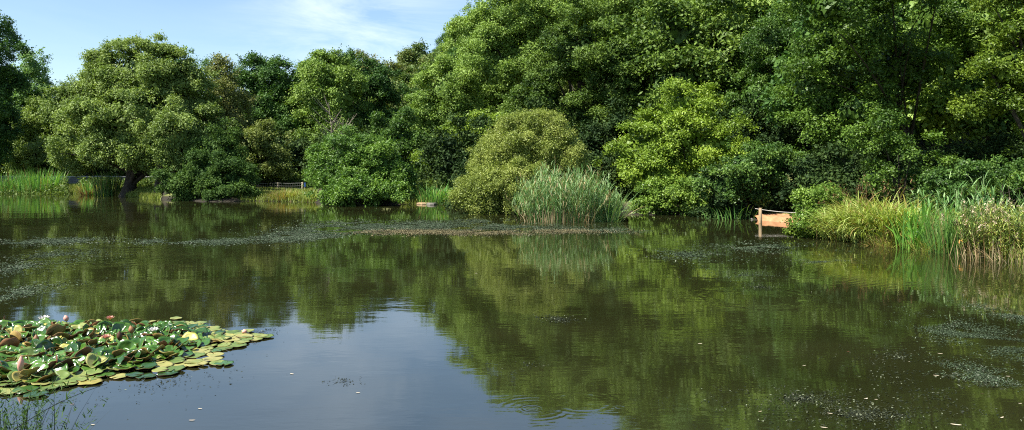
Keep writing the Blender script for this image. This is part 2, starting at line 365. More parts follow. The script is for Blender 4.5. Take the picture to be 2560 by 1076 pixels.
# ------------------------------------------------------------------ trees
def tree(name, label, cat, d, lobes_px, mat, leaf=None, base=None, trunk=.25, bark='bark', group=None, seed=0, limbs=8, multi=1, stems=None, show=True, **kw):
    """lobes_px: (px, py, half width px, half height px, depth offset m) seen at distance d"""
    rng = np.random.default_rng(1000 + seed)
    lobes = []
    for (px, py, rx, ry, *o) in lobes_px:
        dy = o[0] if o else 0
        dd = d + dy
        c = P(px, py, dd); rx_m = rx / F * dd; rz_m = ry / F * dd
        lobes.append([*c, rx_m, (o[1] if len(o) > 1 else .85 * (rx_m + rz_m) / 2), rz_m])
    lobes = np.array(lobes)
    bx = (base[0] - CX) / F * d if base else float(np.average(lobes[:, 0], weights=lobes[:, 3]))
    by = d + (base[1] if base and len(base) > 1 else 0)
    bz = tz(bx, by)
    bz = max(bz, -.25)
    rt = root(name, (bx, by, bz), label, cat, group)
    off = np.array([bx, by, bz])
    if leaf is None: leaf = 1.9 * 2.5 / F * d
    g = Geo(); L2 = lobes.copy(); L2[:, :3] -= off
    B = crown_geo(g, L2, rng, leaf, **kw)
    # trunk(s) with a root flare, limbs reaching into the lobes
    t = Geo(); top = L2[np.argmax(L2[:, 2])]
    for s in range(multi):
        fx = 0 if multi == 1 else (s - (multi - 1) / 2) * trunk * 2.0
        tgt = L2[rng.integers(len(L2))] if multi > 1 else top
        ht = max(.6, tgt[2] * .85)
        k = np.linspace(0, 1, 9)
        bend = rng.normal(0, .02 * ht, 2)
        pts = np.stack([fx + (tgt[0] - fx) * .8 * k ** 1.6 + bend[0] * np.sin(k * 3), tgt[1] * .8 * k ** 1.6 + bend[1] * np.sin(k * 3.3), -.25 + (ht + .25) * k], 1)
        tr_ = trunk / (1 if multi == 1 else 1.35)
        rad = tr_ * (1 - .85 * k) * (1 + .7 * np.exp(-k * 14))
        tube(t, pts, rad, 9)
        for l in range(max(2, limbs // multi)):
            kk = rng.uniform(.2, .8); i = int(kk * 8); a = pts[i]
            b = B[rng.integers(len(B))] if len(B) else a + 1
            mid = (a + b) / 2 + np.array([0, 0, .12 * np.linalg.norm(b - a)]) + rng.normal(0, .1, 3)
            q = np.linspace(0, 1, 7)[:, None]; cv = (1 - q) ** 2 * a + 2 * q * (1 - q) * mid + q ** 2 * b
            tube(t, cv, rad[i] * .5 * (1 - .85 * q[:, 0]), 5)
    t.build('trunk', bark, rt, smooth=True)
    g.build('crown', mat, rt)
    return rt

K = 'tree'
# far left
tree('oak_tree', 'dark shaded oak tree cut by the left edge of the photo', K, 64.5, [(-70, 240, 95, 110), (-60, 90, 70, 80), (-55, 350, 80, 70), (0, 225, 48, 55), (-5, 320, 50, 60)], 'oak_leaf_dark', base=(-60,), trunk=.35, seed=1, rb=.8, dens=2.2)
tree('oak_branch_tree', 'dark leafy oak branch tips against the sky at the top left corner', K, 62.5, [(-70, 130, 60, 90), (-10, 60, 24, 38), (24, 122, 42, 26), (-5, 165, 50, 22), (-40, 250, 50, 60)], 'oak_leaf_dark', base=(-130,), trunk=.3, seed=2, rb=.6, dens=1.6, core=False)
tree('ash_tree', 'feathery pale green ash tree behind the dark oak, top left', K, 74, [(75, 170, 38, 40), (55, 235, 60, 55), (95, 260, 45, 60), (60, 330, 70, 70)], 'ash_leaf_pale', trunk=.25, seed=3, rb=.7, dens=1.7, shell=(.5, 1.1))
tree('sallow_tree', 'small rounded olive sallow left of the great domed tree', K, 71, [(110, 300, 50, 55), (80, 350, 60, 60), (130, 390, 55, 55)], 'sallow_leaf', trunk=.2, seed=4, rb=.7)
tree('sallow_bush', 'low yellow green sallow bush above the cattails and wall', 'bush', 69, [(105, 385, 42, 42), (50, 405, 36, 34), (170, 400, 36, 30)], 'sallow_leaf', trunk=.15, seed=5, rb=.5, multi=3)
# the great dome
tree('domed_sallow_tree', 'largest tree left of centre, wide olive domed crown over two dark trunks', K, 56,
     [(345, 190, 120, 85), (300, 205, 90, 70), (400, 190, 80, 65), (235, 250, 90, 80, 1), (450, 240, 90, 85, 1), (340, 300, 150, 90, -1.5), (210, 345, 70, 75, 0), (480, 330, 85, 80, 0), (310, 380, 100, 46, -2), (430, 390, 80, 50, -1.5), (200, 395, 42, 34)],
     'sallow_leaf', base=(322,), trunk=.42, limbs=26, seed=6, rb=.72, dens=2.6, up=.5, flat=.8, cull=.10, lump=.06)
tree('leaning_sallow_tree', 'dark trunked leaning tree right of the broad trunk under the dome', K, 53, [(440, 350, 70, 60), (480, 400, 60, 40), (400, 375, 45, 35)], 'sallow_leaf', base=(405,), trunk=.33, multi=2, limbs=12, seed=7, rb=.8)
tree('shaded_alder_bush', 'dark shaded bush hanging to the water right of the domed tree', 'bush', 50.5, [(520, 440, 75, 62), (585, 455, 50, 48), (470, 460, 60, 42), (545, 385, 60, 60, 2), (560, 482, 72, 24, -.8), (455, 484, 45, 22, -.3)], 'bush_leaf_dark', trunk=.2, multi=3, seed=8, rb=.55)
tree('thin_topped_tree', 'sparse grey green treetop just right of the dome, sky showing through', K, 66, [(460, 170, 35, 40), (505, 190, 36, 42), (480, 250, 70, 60)], 'ash_leaf_pale', trunk=.2, seed=9, rb=.45, dens=.8, core=False)
tree('birch_tree', 'slender olive brown birch between the domed tree and the dark oak', K, 60, [(565, 215, 36, 50), (580, 290, 48, 70), (600, 370, 50, 60), (550, 165, 22, 22)], 'birch_leaf', trunk=.14, bark='bark_pale', seed=10, rb=.5, dens=1.8, shell=(.4, 1.1), droop=.5)
tree('olive_bush', 'rounded olive bush in front of the dark oak above the grassy bank', 'bush', 57, [(650, 370, 62, 62), (665, 420, 45, 40), (610, 410, 40, 45)], 'olive_leaf', trunk=.15, multi=3, seed=11, rb=.6)
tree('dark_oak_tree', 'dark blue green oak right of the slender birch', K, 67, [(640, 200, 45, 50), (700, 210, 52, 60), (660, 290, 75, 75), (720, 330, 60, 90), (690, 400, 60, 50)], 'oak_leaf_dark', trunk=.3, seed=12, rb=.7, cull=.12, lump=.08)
tree('ash_tree', 'light green ash tree with a domed top left of the spiky leader', K, 66, [(815, 185, 62, 58), (790, 260, 62, 60), (860, 240, 50, 60), (830, 330, 85, 70)], 'ash_leaf', trunk=.3, seed=13, rb=.8, cull=.10, lump=.08)
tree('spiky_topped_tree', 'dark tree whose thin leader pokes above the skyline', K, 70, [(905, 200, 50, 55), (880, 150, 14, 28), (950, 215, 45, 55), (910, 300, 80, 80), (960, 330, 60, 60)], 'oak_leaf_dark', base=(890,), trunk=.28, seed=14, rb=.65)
tree('rusty_topped_tree', 'rust tinged round tree on the hilltop skyline', K, 112, [(1050, 150, 38, 40), (1020, 185, 40, 36), (1085, 190, 40, 40)], 'far_leaf', trunk=.3, seed=15, rb=1.2)
tree('hill_birch_tree', 'pale olive tree on the slope below the hilltop', K, 92, [(960, 195, 55, 38), (1000, 240, 60, 50), (905, 170, 40, 30)], 'birch_leaf', trunk=.25, seed=16, rb=1.0)
tree('ash_tree', 'tall green ash leaning over the slope left of the highest trees', K, 60, [(1120, 230, 75, 80), (1080, 300, 70, 70), (1155, 330, 60, 70), (1170, 180, 45, 60), (1060, 380, 60, 60)], 'ash_leaf', trunk=.3, seed=17, rb=.8, dens=2.3)
tree('ash_tree', 'tallest pale ash whose crown meets the sky at the top centre', K, 66, [(1210, 90, 65, 75), (1275, 55, 90, 85), (1200, 200, 60, 70), (1300, 160, 90, 85), (1345, 20, 90, 80), (1235, 300, 60, 60)], 'ash_leaf', trunk=.4, seed=18, rb=.85, dens=2.0, shell=(.58, 1.05), cull=.14, lump=.1)
tree('oak_tree', 'big dark green oak behind the olive willow', K, 54, [(1450, 150, 120, 95), (1350, 260, 90, 80), (1540, 230, 100, 85), (1440, 300, 125, 80, .5), (1300, 370, 60, 60), (1575, 330, 60, 60)], 'oak_leaf', trunk=.45, limbs=16, seed=19, rb=.75, dens=2.0, cull=.34, up=.6, tvar=.3)
tree('tall_ash_tree', 'green ash rising past the top edge behind the big oak', K, 70, [(1565, 15, 110, 110), (1440, 10, 100, 85), (1680, 60, 110, 100), (1650, -120, 110, 90), (1700, 180, 80, 80)], 'ash_leaf', trunk=.45, seed=20, rb=1.0, dens=2.0)
tree('tall_ash_tree', 'shaded ash at the top edge right of the big oak', K, 62, [(1790, 60, 90, 100), (1880, -40, 100, 110), (1900, 120, 80, 90), (1760, -80, 90, 100), (1850, 230, 80, 80)], 'ash_leaf_pale', trunk=.4, seed=21, rb=.9, dens=2.0)
tree('dark_alder_tree', 'dull green tree behind the hazel, left of the great alder', K, 50, [(1900, 250, 80, 90), (1860, 360, 90, 90), (1960, 370, 70, 100), (1930, 120, 70, 90)], 'elder_leaf', trunk=.3, seed=22, rb=.7, dens=1.9, cull=.35)
# middle bushes
tree('hazel_thicket', 'green thicket behind the rounded glossy bush', 'bush', 56, [(1000, 350, 60, 60), (950, 400, 55, 60), (1045, 400, 50, 60)], 'elder_leaf', trunk=.15, multi=3, seed=23, rb=.55)
tree('goat_willow_bush', 'yellow green bush tucked left of the olive willow', 'bush', 51, [(1150, 350, 60, 50), (1200, 330, 50, 45), (1120, 410, 65, 55), (1245, 345, 40, 50)], 'hazel_leaf', trunk=.15, multi=3, seed=24, rb=.55)
tree('glossy_round_bush', 'large rounded glossy green bush by the fence post', 'bush', 46.5, [(872, 410, 92, 75), (812, 432, 48, 52), (940, 420, 70, 70), (880, 465, 98, 45, -1), (985, 455, 45, 48)], 'bush_leaf', trunk=.18, multi=4, seed=25, rb=.5, dens=2.6, cull=.12, lump=.08)
tree('low_light_bush', 'low lighter green bush at the foot of the glossy bush', 'bush', 43.8, [(905, 482, 65, 30), (965, 487, 50, 26), (862, 492, 45, 20)], 'bush_leaf', trunk=.1, multi=3, seed=26, rb=.4, leaf=.12)
tree('olive_willow_bush', 'big rounded olive yellow willow left of the reed clump', 'bush', 38.5, [(1330, 370, 105, 80), (1245, 420, 75, 75), (1400, 410, 60, 80), (1290, 470, 115, 60, -1), (1200, 490, 50, 40, -1), (1330, 330, 70, 42)], 'willow_leaf', leaf=.085, aspect=.4, trunk=.16, multi=5, limbs=20, seed=27, rb=.42, cull=.1, lump=.05, dens=2.6, up=.3, flat=1.0, shell=(.72, 1.06))
tree('willow_skirt', 'yellow green willow twigs trailing on the water beside the olive willow', 'bush', 37.2, [(1180, 500, 38, 22), (1230, 515, 55, 20), (1160, 485, 22, 18)], 'willow_leaf', leaf=.085, aspect=.4, trunk=.06, multi=3, seed=28, rb=.3, shell=(.7, 1.05))
tree('hazel_tree', 'bright yellow green hazel arching over the water right of the reeds', K, 40, [(1720, 260, 75, 52, 1), (1690, 340, 110, 60), (1600, 380, 75, 62), (1780, 370, 90, 75), (1640, 440, 85, 50, -1), (1730, 440, 80, 55), (1830, 400, 80, 60)], 'hazel_leaf', leaf=.115, trunk=.22, multi=4, limbs=18, seed=29, rb=.5, dens=1.9, up=.6, flat=.55, tvar=.3, cull=.32, lump=.2)
tree('low_hazel_bush', 'low bright hazel skirt dipping to the water under the hazel', 'bush', 36.6, [(1690, 485, 75, 42), (1640, 515, 50, 24), (1740, 510, 50, 30)], 'elder_leaf_bright', leaf=.10, trunk=.1, multi=3, seed=30, rb=.4, up=.6, flat=.5, dens=2.0)
tree('elder_bush', 'dark green elder left of the sandy landing with drooping sprays', 'bush', 34, [(1860, 430, 80, 65), (1930, 420, 60, 65), (1810, 470, 60, 45), (1900, 480, 55, 30)], 'elder_leaf', leaf=.10, trunk=.12, multi=4, seed=31, rb=.42, dens=2.0, flat=.55, cull=.38, lump=.2)
# right
tree('great_alder_tree', 'huge leafy alder filling the top right behind the sedges', K, 34,
     [(2130, 90, 150, 110), (2040, 230, 110, 100, 1), (2260, 170, 140, 110, 1), (2150, 280, 120, 70), (2230, -60, 190, 110, -2.5), (2050, 330, 70, 60, 1), (2040, -40, 110, 100), (2350, 60, 110, 110, 1.5), (2090, 20, 110, 60, -3.5)],
     'alder_leaf', leaf=.115, base=(2370, 1.5), trunk=.2, limbs=20, seed=32, rb=.62, dens=1.05, up=.6, flat=.6, tvar=.3, shell=(.45, 1.04), cull=.42)
tree('yellowish_alder_tree', 'yellow green alder at the right edge in front of the great alder', K, 30, [(2520, 170, 95, 85), (2600, 60, 110, 120), (2480, 260, 70, 60, 1), (2600, 280, 100, 90), (2540, -60, 110, 100), (2650, 400, 100, 90)], 'alder_leaf_yellow', leaf=.105, base=(2640,), trunk=.28, limbs=18, seed=33, rb=.55, dens=1.2, up=.6, flat=.6, shell=(.5, 1.04), cull=.4)
tree('understory_alder_bush', 'leafy lower boughs in front of the dark hollow under the great alder', 'bush', 29, [(2200, 330, 65, 55), (2260, 400, 90, 50), (2190, 440, 60, 40), (2330, 430, 60, 50)], 'alder_leaf', leaf=.09, trunk=.12, multi=3, seed=34, rb=.45, dens=1.4, flat=.5, up=.6, core=False, cull=.4)
tree('elder_bush', 'elder bush behind the tall reeds at the right bank', 'bush', 26, [(2375, 455, 55, 32), (2440, 440, 45, 30), (2320, 485, 45, 26), (2500, 450, 70, 45, 2), (2600, 450, 70, 60)], 'elder_leaf', leaf=.08, trunk=.08, multi=4, seed=35, rb=.35, dens=1.6, flat=.5, cull=.4, lump=.2)
tree('bankside_bush', 'small leafy bush between the sandy landing and the sedges', 'bush', 26.5, [(2030, 505, 34, 34), (2055, 540, 42, 42), (2025, 500, 30, 34), (2070, 478, 20, 22), (2015, 560, 32, 26, -1), (2040, 575, 36, 26, -1), (2090, 520, 40, 30)], 'elder_leaf_bright', leaf=.075, trunk=.05, multi=5, seed=36, rb=.26, dens=1.9, flat=.6)
tree('trailing_bramble', 'bramble spray trailing over the water beside the sandy landing', 'bush', 25.6, [(1990, 580, 22, 7), (2015, 588, 25, 9)], 'alder_leaf_yellow', leaf=.07, trunk=.02, multi=3, seed=37, rb=.15, dens=1.2, core=False)

# woodland behind: a few kinds grown once and copied, each tree an object of its own
protos = []
for i, (mat, rb, w, h) in enumerate([('oak_leaf', 1.0, 5.2, 6.2), ('ash_leaf', 1.2, 4.6, 7.2), ('oak_leaf_dark', .9, 5.0, 6.0)]):
    rng = np.random.default_rng(50 + i)
    rt = root('woodland_tree', (0, 0, 0), '', K)
    g = Geo()
    lobes = [(0, 0, h * 1.15, w * .62, w * .62, h * .5)] + [(w * .5 * math.cos(a), w * .5 * math.sin(a), h * (.62 + .25 * (k % 2)), w * .52, w * .52, h * .36) for k, a in enumerate(np.linspace(0, 6.28, 5, endpoint=False) + i)]
    crown_geo(g, lobes, rng, .24, dens=2.0, rb=rb, backcut=0)
    t = Geo(); k = np.linspace(0, 1, 8); tube(t, np.stack([.3 * np.sin(k * 3), .2 * k, -.4 + h * 1.1 * k], 1), .3 * (1 - .8 * k), 8)
    for q in range(6):
        a = rng.uniform(0, 6.28); s = np.linspace(0, 1, 5); z0 = h * rng.uniform(.3, .7)
        tube(t, np.stack([w * .6 * s * math.cos(a), w * .6 * s * math.sin(a), z0 + h * .35 * s ** .7], 1), .12 * (1 - .8 * s), 5)
    t.build('trunk', 'bark', rt, smooth=True); g.build('crown', mat, rt)
    protos.append(rt)
spots = []
rngB = np.random.default_rng(99)
for px in [*range(-260, 1150, 118), *range(1330, 2900, 125)]:                       # first row close behind the shore trees
    spots.append((px + rngB.uniform(-25, 25), 78 if px < 1150 else 80, rngB.uniform(.82, 1.05) * (.86 if px < 1150 else 1.15)))
for px in range(-200, 1100, 150): spots.append((px, 92, .85))
for px in range(1380, 2900, 140): spots.append((px + rngB.uniform(-25, 25), 92, 1.25))
for px in range(1700, 2900, 170): spots.append((px + rngB.uniform(-25, 25), 56, 1.1))
for px in range(700, 1150, 90): spots.append((px, 104, .9))
for px in range(640, 1330, 75): spots.append((px, 86 if px > 1120 else 84, .72))
spots += [(2150, 47, 1.15), (2290, 48, 1.2), (2480, 40, 1.2), (2680, 38, 1.2), (2850, 36, 1.2)]
tops = {}
for (px, d, ty) in [(1010, 118, 165), (1050, 100, 190), (1085, 128, 125), (1110, 108, 118), (1150, 122, 70), (1130, 92, 150), (1180, 100, 60), (1230, 108, 20), (1290, 96, 10), (1200, 78, 190), (1245, 76, 150), (1160, 76, 230),
                    (985, 100, 185), (1060, 84, 240), (940, 96, 175), (1300, 78, 160), (1225, 70, 260), (1340, 118, -40)]:
    tops[len(spots)] = ty; spots.append((px, d, 1))
kinds = ['oak', 'ash', 'dark oak']
behind = [(-300, 'behind the dark oak at the left edge'), (160, 'behind the great domed tree'), (560, 'behind the slender birch'), (760, 'behind the domed light green ash'), (960, 'below the hilltop tree'),
          (1150, 'behind the tallest ash'), (1400, 'up the slope behind the big oak'), (1650, 'up the slope behind the bright hazel'), (1900, 'behind the great alder'), (2300, 'behind the yellowish alder'), (2700, 'beyond the right edge')]
used = [False] * 3
for n, (px, d, s) in enumerate(spots):
    x = (px - CX) / F * d; y = d + rngB.uniform(-2, 2); z = tz(x, y); k = n % 3
    if px < 1300 and d < 90: top = H + (HZ - (250 if px < 500 else 225 if px < 1120 else 110)) / F * d; s = min(s, (top - z) / 10.0)
    if d > 90 and px < 1150: s = min(s, (H + (HZ - (215 if px < 700 else 175)) / F * d - z) / 10.0)
    if n in tops: s = (H + (HZ - tops[n]) / F * d - z) / 10.0
    if 1140 < px < 1530: s = min(s, (np.interp(px, [1140, 1250, 1500], [880, 985, 1020]) - HZ) / F * d / 11.5 - (H + z) / 11.5)
    s = min(max(s, .3), 1.4)
    where = [b for a, b in behind if a <= px][-1]
    row = 'nearer row' if d < 60 else ('first row' if d < 80 else ('second row' if d < 100 else 'farthest row'))
    lab = f'{kinds[k]} in the {row} of woodland {where}'
    if not used[k]:
        o = protos[k]; used[k] = True; o.location = (x, y, z); o.scale = (s, s, s); o.rotation_euler[2] = n * 1.3; o['label'] = lab; o['group'] = 'woodland trees behind the shore trees'
    else: copy_thing(protos[k], (x, y, z), n * 1.3, float(s), lab, 'woodland trees behind the shore trees')

# undergrowth under the trees, too dense to count
def undergrowth(name, label, pts, mat, leaf, hmin, hmax, seed, rad=1.6):
    rng = np.random.default_rng(seed); g = Geo(); lobes = []
    for (px, d) in pts:
        x = (px - CX) / F * d; z = tz(x, d); h = rng.uniform(hmin, hmax)
        lobes.append((x, d, z + h * .35, rad * rng.uniform(.8, 1.3), rad, h * .75))
    crown_geo(g, lobes, rng, leaf, dens=1.7, rb=.6)
    o = g.build(name, mat); tag(o, label, 'undergrowth', kind='stuff')
undergrowth('undergrowth', 'dark undergrowth below the woodland edge', [(px, (77 if px < 620 else 63) + 2 * math.sin(px)) for px in range(-150, 1180, 42)], 'shade_tint_leaf', .22, 1.8, 3.4, 71, 1.9)
undergrowth('undergrowth', 'scrub covering the hillside behind the ash trees', [(px, d) for d in (76, 84, 93, 103, 114) for px in range(960, 1400, 36)], 'far_leaf', .3, 1.8, 3.6, 76, 2.2)
undergrowth('undergrowth', 'dark undergrowth under the big oak and hazel', [(px, 47 + 2 * math.sin(px)) for px in range(1120, 2060, 44)], 'shade_tint_leaf', .18, 2, 4.5, 72, 1.5)
undergrowth('undergrowth', 'dark undergrowth below the great alder', [(px, 33.5 + math.sin(px)) for px in range(2040, 2800, 50)], 'shade_tint_leaf', .14, 1.2, 3.0, 73, 1.2)

undergrowth('undergrowth', 'dark undergrowth behind the sandy landing', [(px, 34.6) for px in range(1800, 2080, 36)], 'shade_tint_leaf', .12, .9, 2.0, 74, .9)
undergrowth('undergrowth', 'dark undergrowth behind the willow and reeds', [(px, 43) for px in range(1180, 1620, 36)], 'shade_tint_leaf', .14, 1.2, 2.6, 75, 1.1)
# ------------------------------------------------------------------ blades: reeds, cattails, sedges
def blades(g, base, L, wid, az, lean, bend, rng, tint, seg=4, twist=.4):
    """arching strips: lean = start angle from vertical, bend = extra angle at the tip (radians)"""
    n = len(base); k = np.linspace(0, 1, seg + 1)
    th = lean[:, None] + bend[:, None] * k[None] ** 1.5
    ds = (L / seg)[:, None]
    hx = np.concatenate([np.zeros((n, 1)), np.cumsum(np.sin(th[:, :-1]) * ds, 1)], 1)
    hz = np.concatenate([np.zeros((n, 1)), np.cumsum(np.cos(th[:, :-1]) * ds, 1)], 1)
    dirx, diry = np.cos(az), np.sin(az)
    c = np.stack([base[:, 0, None] + hx * dirx[:, None], base[:, 1, None] + hx * diry[:, None], base[:, 2, None] + hz], -1)
    sa = az + np.pi / 2 + rng.normal(0, twist, n)
    side = np.stack([np.cos(sa), np.sin(sa), rng.normal(0, .15, n)], 1)
    wk = np.interp(k, [0, .3, .75, 1], [.7, 1, .7, .06])
    off = side[:, None] * (wid[:, None] * wk[None])[..., None] * .5
    v = np.stack([c - off, c + off], 2).reshape(n, -1, 3)
    i = (np.arange(n) * (seg + 1) * 2)[:, None]; j = (np.arange(seg) * 2)[None]
    f = np.stack([i + j, i + j + 1, i + j + 3, i + j + 2], -1).reshape(-1, 4)
    g.add(v, f, np.repeat(np.broadcast_to(tint, (n,)), seg))
def U(rng, a, b, n): return rng.uniform(a, b, n)

def reed_clump(name, label, cat, pts, hts, n, seed, mat='reed_leaf', group=None, rad=None, leaves=6, stiff=1, feathery=0, dry=.18, lw=.032, sw=.012, lean=.10):
    """phragmites: upright canes each with alternate leaves. pts: (px, waterline y) centres; hts heights m"""
    rng = np.random.default_rng(seed)
    cs = np.array([W(a, b) for a, b in pts]); cz = np.array(hts, float)
    org = cs.mean(0); org[2] = 0
    idx = rng.integers(len(cs), size=n); r = rad or .45
    ang = U(rng, 0, 6.283, n); rr = r * np.sqrt(rng.random(n))
    b = cs[idx] - org; b[:, 0] += rr * np.cos(ang) * 1.0; b[:, 1] += rr * np.sin(ang) * 1.4; b[:, 2] = -.05
    ht = cz[idx] * rng.normal(1, .13, n)
    az = U(rng, 0, 6.283, n); out = np.arctan2(b[:, 1], b[:, 0]); az = np.where(rng.random(n) < .6, out, az)
    ln = np.abs(rng.normal(0, lean, n)); bd = np.abs(rng.normal(.12, .12, n)) / stiff
    g = Geo(); dryc = rng.random(n) < dry
    blades(g, b, ht, np.full(n, sw), az, ln, bd, rng, np.where(dryc, -.2, .35), seg=5)
    # leaves on the canes
    m = n * leaves; ci = np.repeat(np.arange(n), leaves); s = np.tile(np.linspace(.28, .97, leaves), n) + rng.normal(0, .04, m); s = np.clip(s, .15, 1)
    th = ln[ci] + bd[ci] * s ** 1.5 * .4; q = ht[ci] * s
    pos = b[ci] + np.stack([np.sin(th) * q * np.cos(az[ci]), np.sin(th) * q * np.sin(az[ci]), np.cos(th) * q * (1 - .05 * bd[ci])], 1)
    la = U(rng, 0, 6.283, m)
    blades(g, pos, U(rng, .28, .55, m) * np.mean(cz) / 2.0, U(rng, lw * .7, lw * 1.3, m), la, U(rng, .25, .7, m), U(rng, .2, 1.3, m), rng,
           np.clip(np.where(dryc[ci] & (rng.random(m) < .6), -.1, rng.normal(.62, .22, m)), -.4, 1.3), seg=3)
    o = g.build(name, mat, loc=org); tag(o, label, cat, group)
    return o
def tussock(name, label, cat, px, py, rad, n, L, wid, mat, seed, group=None, bend=(.5, 1.9), lean=.45, z=None, tmean=.6, tvar=.25, lift=0, aniso=1.0, seed_mat=None, nseed=0, ox=0, oy=0, part='seed_heads', rsc=None):
    rng = np.random.default_rng(seed)
    c = W(px, py); c[1] += oy; c[0] += ox
    c[2] = max(0, tz(c[0], c[1])) if z is None else z
    rt = root(name, c, label, cat, group)
    ang = U(rng, 0, 6.283, n); rr = rad * np.sqrt(rng.random(n))
    b = np.stack([rr * np.cos(ang) * aniso, rr * np.sin(ang), -.06 + lift * rng.random(n)], 1)
    az = ang + rng.normal(0, .5, n); ln = lean * (rr / rad) * rng.uniform(.3, 1.2, n)
    g = Geo(); blades(g, b, L * rng.normal(1, .17, n).clip(.4, 1.5), wid * rng.uniform(.6, 1.3, n), az, ln, U(rng, *bend, n), rng, rng.normal(tmean, tvar, n), seg=5)
    g.build('blades', mat, rt)
    if seed_mat and nseed:
        g = Geo(); ang = U(rng, 0, 6.283, nseed); rr = rad * .7 * rng.random(nseed)
        b = np.stack([rr * np.cos(ang) * aniso, rr * np.sin(ang), np.zeros(nseed)], 1); hh = L * rng.uniform(.95, 1.45, nseed) + lift * 1.1
        ln = U(rng, .02, .3, nseed)
        blades(g, b, hh, np.full(nseed, .010), ang, ln, U(rng, .2, .7, nseed), rng, .3, seg=5)
        # drooping spikes near the tips
        m = nseed * 5; ci = np.repeat(np.arange(nseed), 5); s = U(rng, .84, 1.0, m)
        th = ln[ci] + .18; pos = b[ci] + np.stack([np.sin(th) * hh[ci] * s * np.cos(ang[ci]), np.sin(th) * hh[ci] * s * np.sin(ang[ci]), np.cos(th) * hh[ci] * s * .96], 1)
        blades(g, pos, U(rng, .08, .16, m), U(rng, .018, .03, m), U(rng, 0, 6.28, m), U(rng, .6, 1.4, m), U(rng, 1, 2, m), rng, rng.normal(.5, .3, m), seg=3)
        g.build(part, seed_mat, rt)
    return rt

reed_clump('reed_clump', 'tall grey green reed clump standing in the water right of the willow', 'reeds',
           [(1325, 549), (1345, 552), (1375, 554), (1410, 555), (1445, 555), (1480, 554), (1515, 551), (1380, 548), (1440, 548)], [.95, 1.45, 1.8, 1.98, 1.85, 1.5, 1.0, 2.05, 1.9], 680, 81, lean=.25, dry=.2, leaves=9, lw=.022)
tussock('dry_reed_clump', 'buff dead stalks at the waterline of the tall reed clump', 'reeds', 1400, 556.5, .9, 80, .6, .02, 'dry_leaf', 83, bend=(0, .8), lean=.5, aniso=1.9, tmean=.8, z=0)
tussock('bent_reed_fan', 'low reeds splaying right over the water at the clump edge', 'reeds', 1522, 554, .5, 190, 1.25, .026, 'reed_leaf', 82, bend=(.2, .9), lean=.9)
for i, (px, py, rad, n, L, lab) in enumerate([(20, 483, .9, 190, 1.5, 'dark green cattail clump at the left edge of the far shore'), (100, 483, 1.3, 420, 1.75, 'tall bright cattail clump in front of the stone wall'),
                                              (60, 483, .7, 130, 1.4, 'sparse cattail clump between the two left shore clumps')]):
    tussock('cattail_clump', lab, 'cattails', px, py, rad, n, L, .035, 'cattail_leaf', 90 + i, 'cattail clumps on the far shore', bend=(.0, .9), lean=.34, aniso=1.3, z=0, tvar=.4)
tussock('cattail_clump', 'dark shaded cattail clump left of the broad trunk', 'cattails', 268, 490, .85, 260, 1.6, .035, 'rush_leaf', 94, 'cattail clumps on the far shore', bend=(0, .6), lean=.3, tmean=.25, z=0)
tussock('cattail_clump', 'thin pale cattail clump beside the rusty dock', 'cattails', 225, 488, .4, 45, 1.3, .035, 'cattail_leaf', 95, 'cattail clumps on the far shore', bend=(.1, .9), lean=.4, z=0)
tussock('cattail_clump', 'green cattail clump behind the flat stones in the middle', 'cattails', 1090, 511, .85, 300, 1.12, .04, 'cattail_leaf', 96, 'cattail clumps on the far shore', bend=(.2, 1.8), lean=.45, tvar=.4, aniso=1.25, z=0, oy=.2)
tussock('cattail_clump', 'thin dark cattail clump by the right end of the glossy bush', 'cattails', 1052, 509, .4, 90, .9, .03, 'rush_leaf', 97, 'cattail clumps on the far shore', bend=(.0, .5), lean=.2, z=0, oy=1)
tussock('grass_tussock', 'yellow green grass tussock between the cattails and the willow', 'grass tussock', 1135, 511, .6, 260, .75, .02, 'sedge_leaf', 98, bend=(.2, 1.2), lean=.5, z=.1, oy=1)
tussock('grass_tussock', 'straw coloured tussock on the bank below the wire fence', 'grass tussock', 705, 504, .85, 420, .72, .022, 'sedge_leaf', 99, bend=(.3, 1.4), lean=.8, tmean=.12, z=.05, oy=.8)
tussock('grass_tussock', 'small green tussock at the foot of the tall fence post', 'grass tussock', 765, 506, .5, 200, .6, .02, 'sedge_leaf', 100, bend=(.3, 1.3), lean=.6, tmean=.55, z=.05, oy=.8)
tussock('grass_tussock', 'rusty grass tussock on the left shore beside the shaded cattails', 'grass tussock', 205, 487, .7, 260, .8, .025, 'sedge_leaf', 101, bend=(.3, 1.2), lean=.6, tmean=.2, z=.05, oy=.8)
tussock('dock_plant', 'reddish dock at the water edge beside the rusty tussock', 'plant', 217, 488, .35, 110, .5, .04, 'dry_leaf', 102, bend=(.3, 1.2), lean=.7, tmean=.15, z=.0)
tussock('cattail_clump', 'arching green cattails by the left end of the sandy landing', 'cattails', 1835, 547, .9, 90, .75, .03, 'cattail_leaf', 103, 'cattail clumps on the far shore', bend=(.3, 1.6), lean=.5, aniso=1.4, z=0)

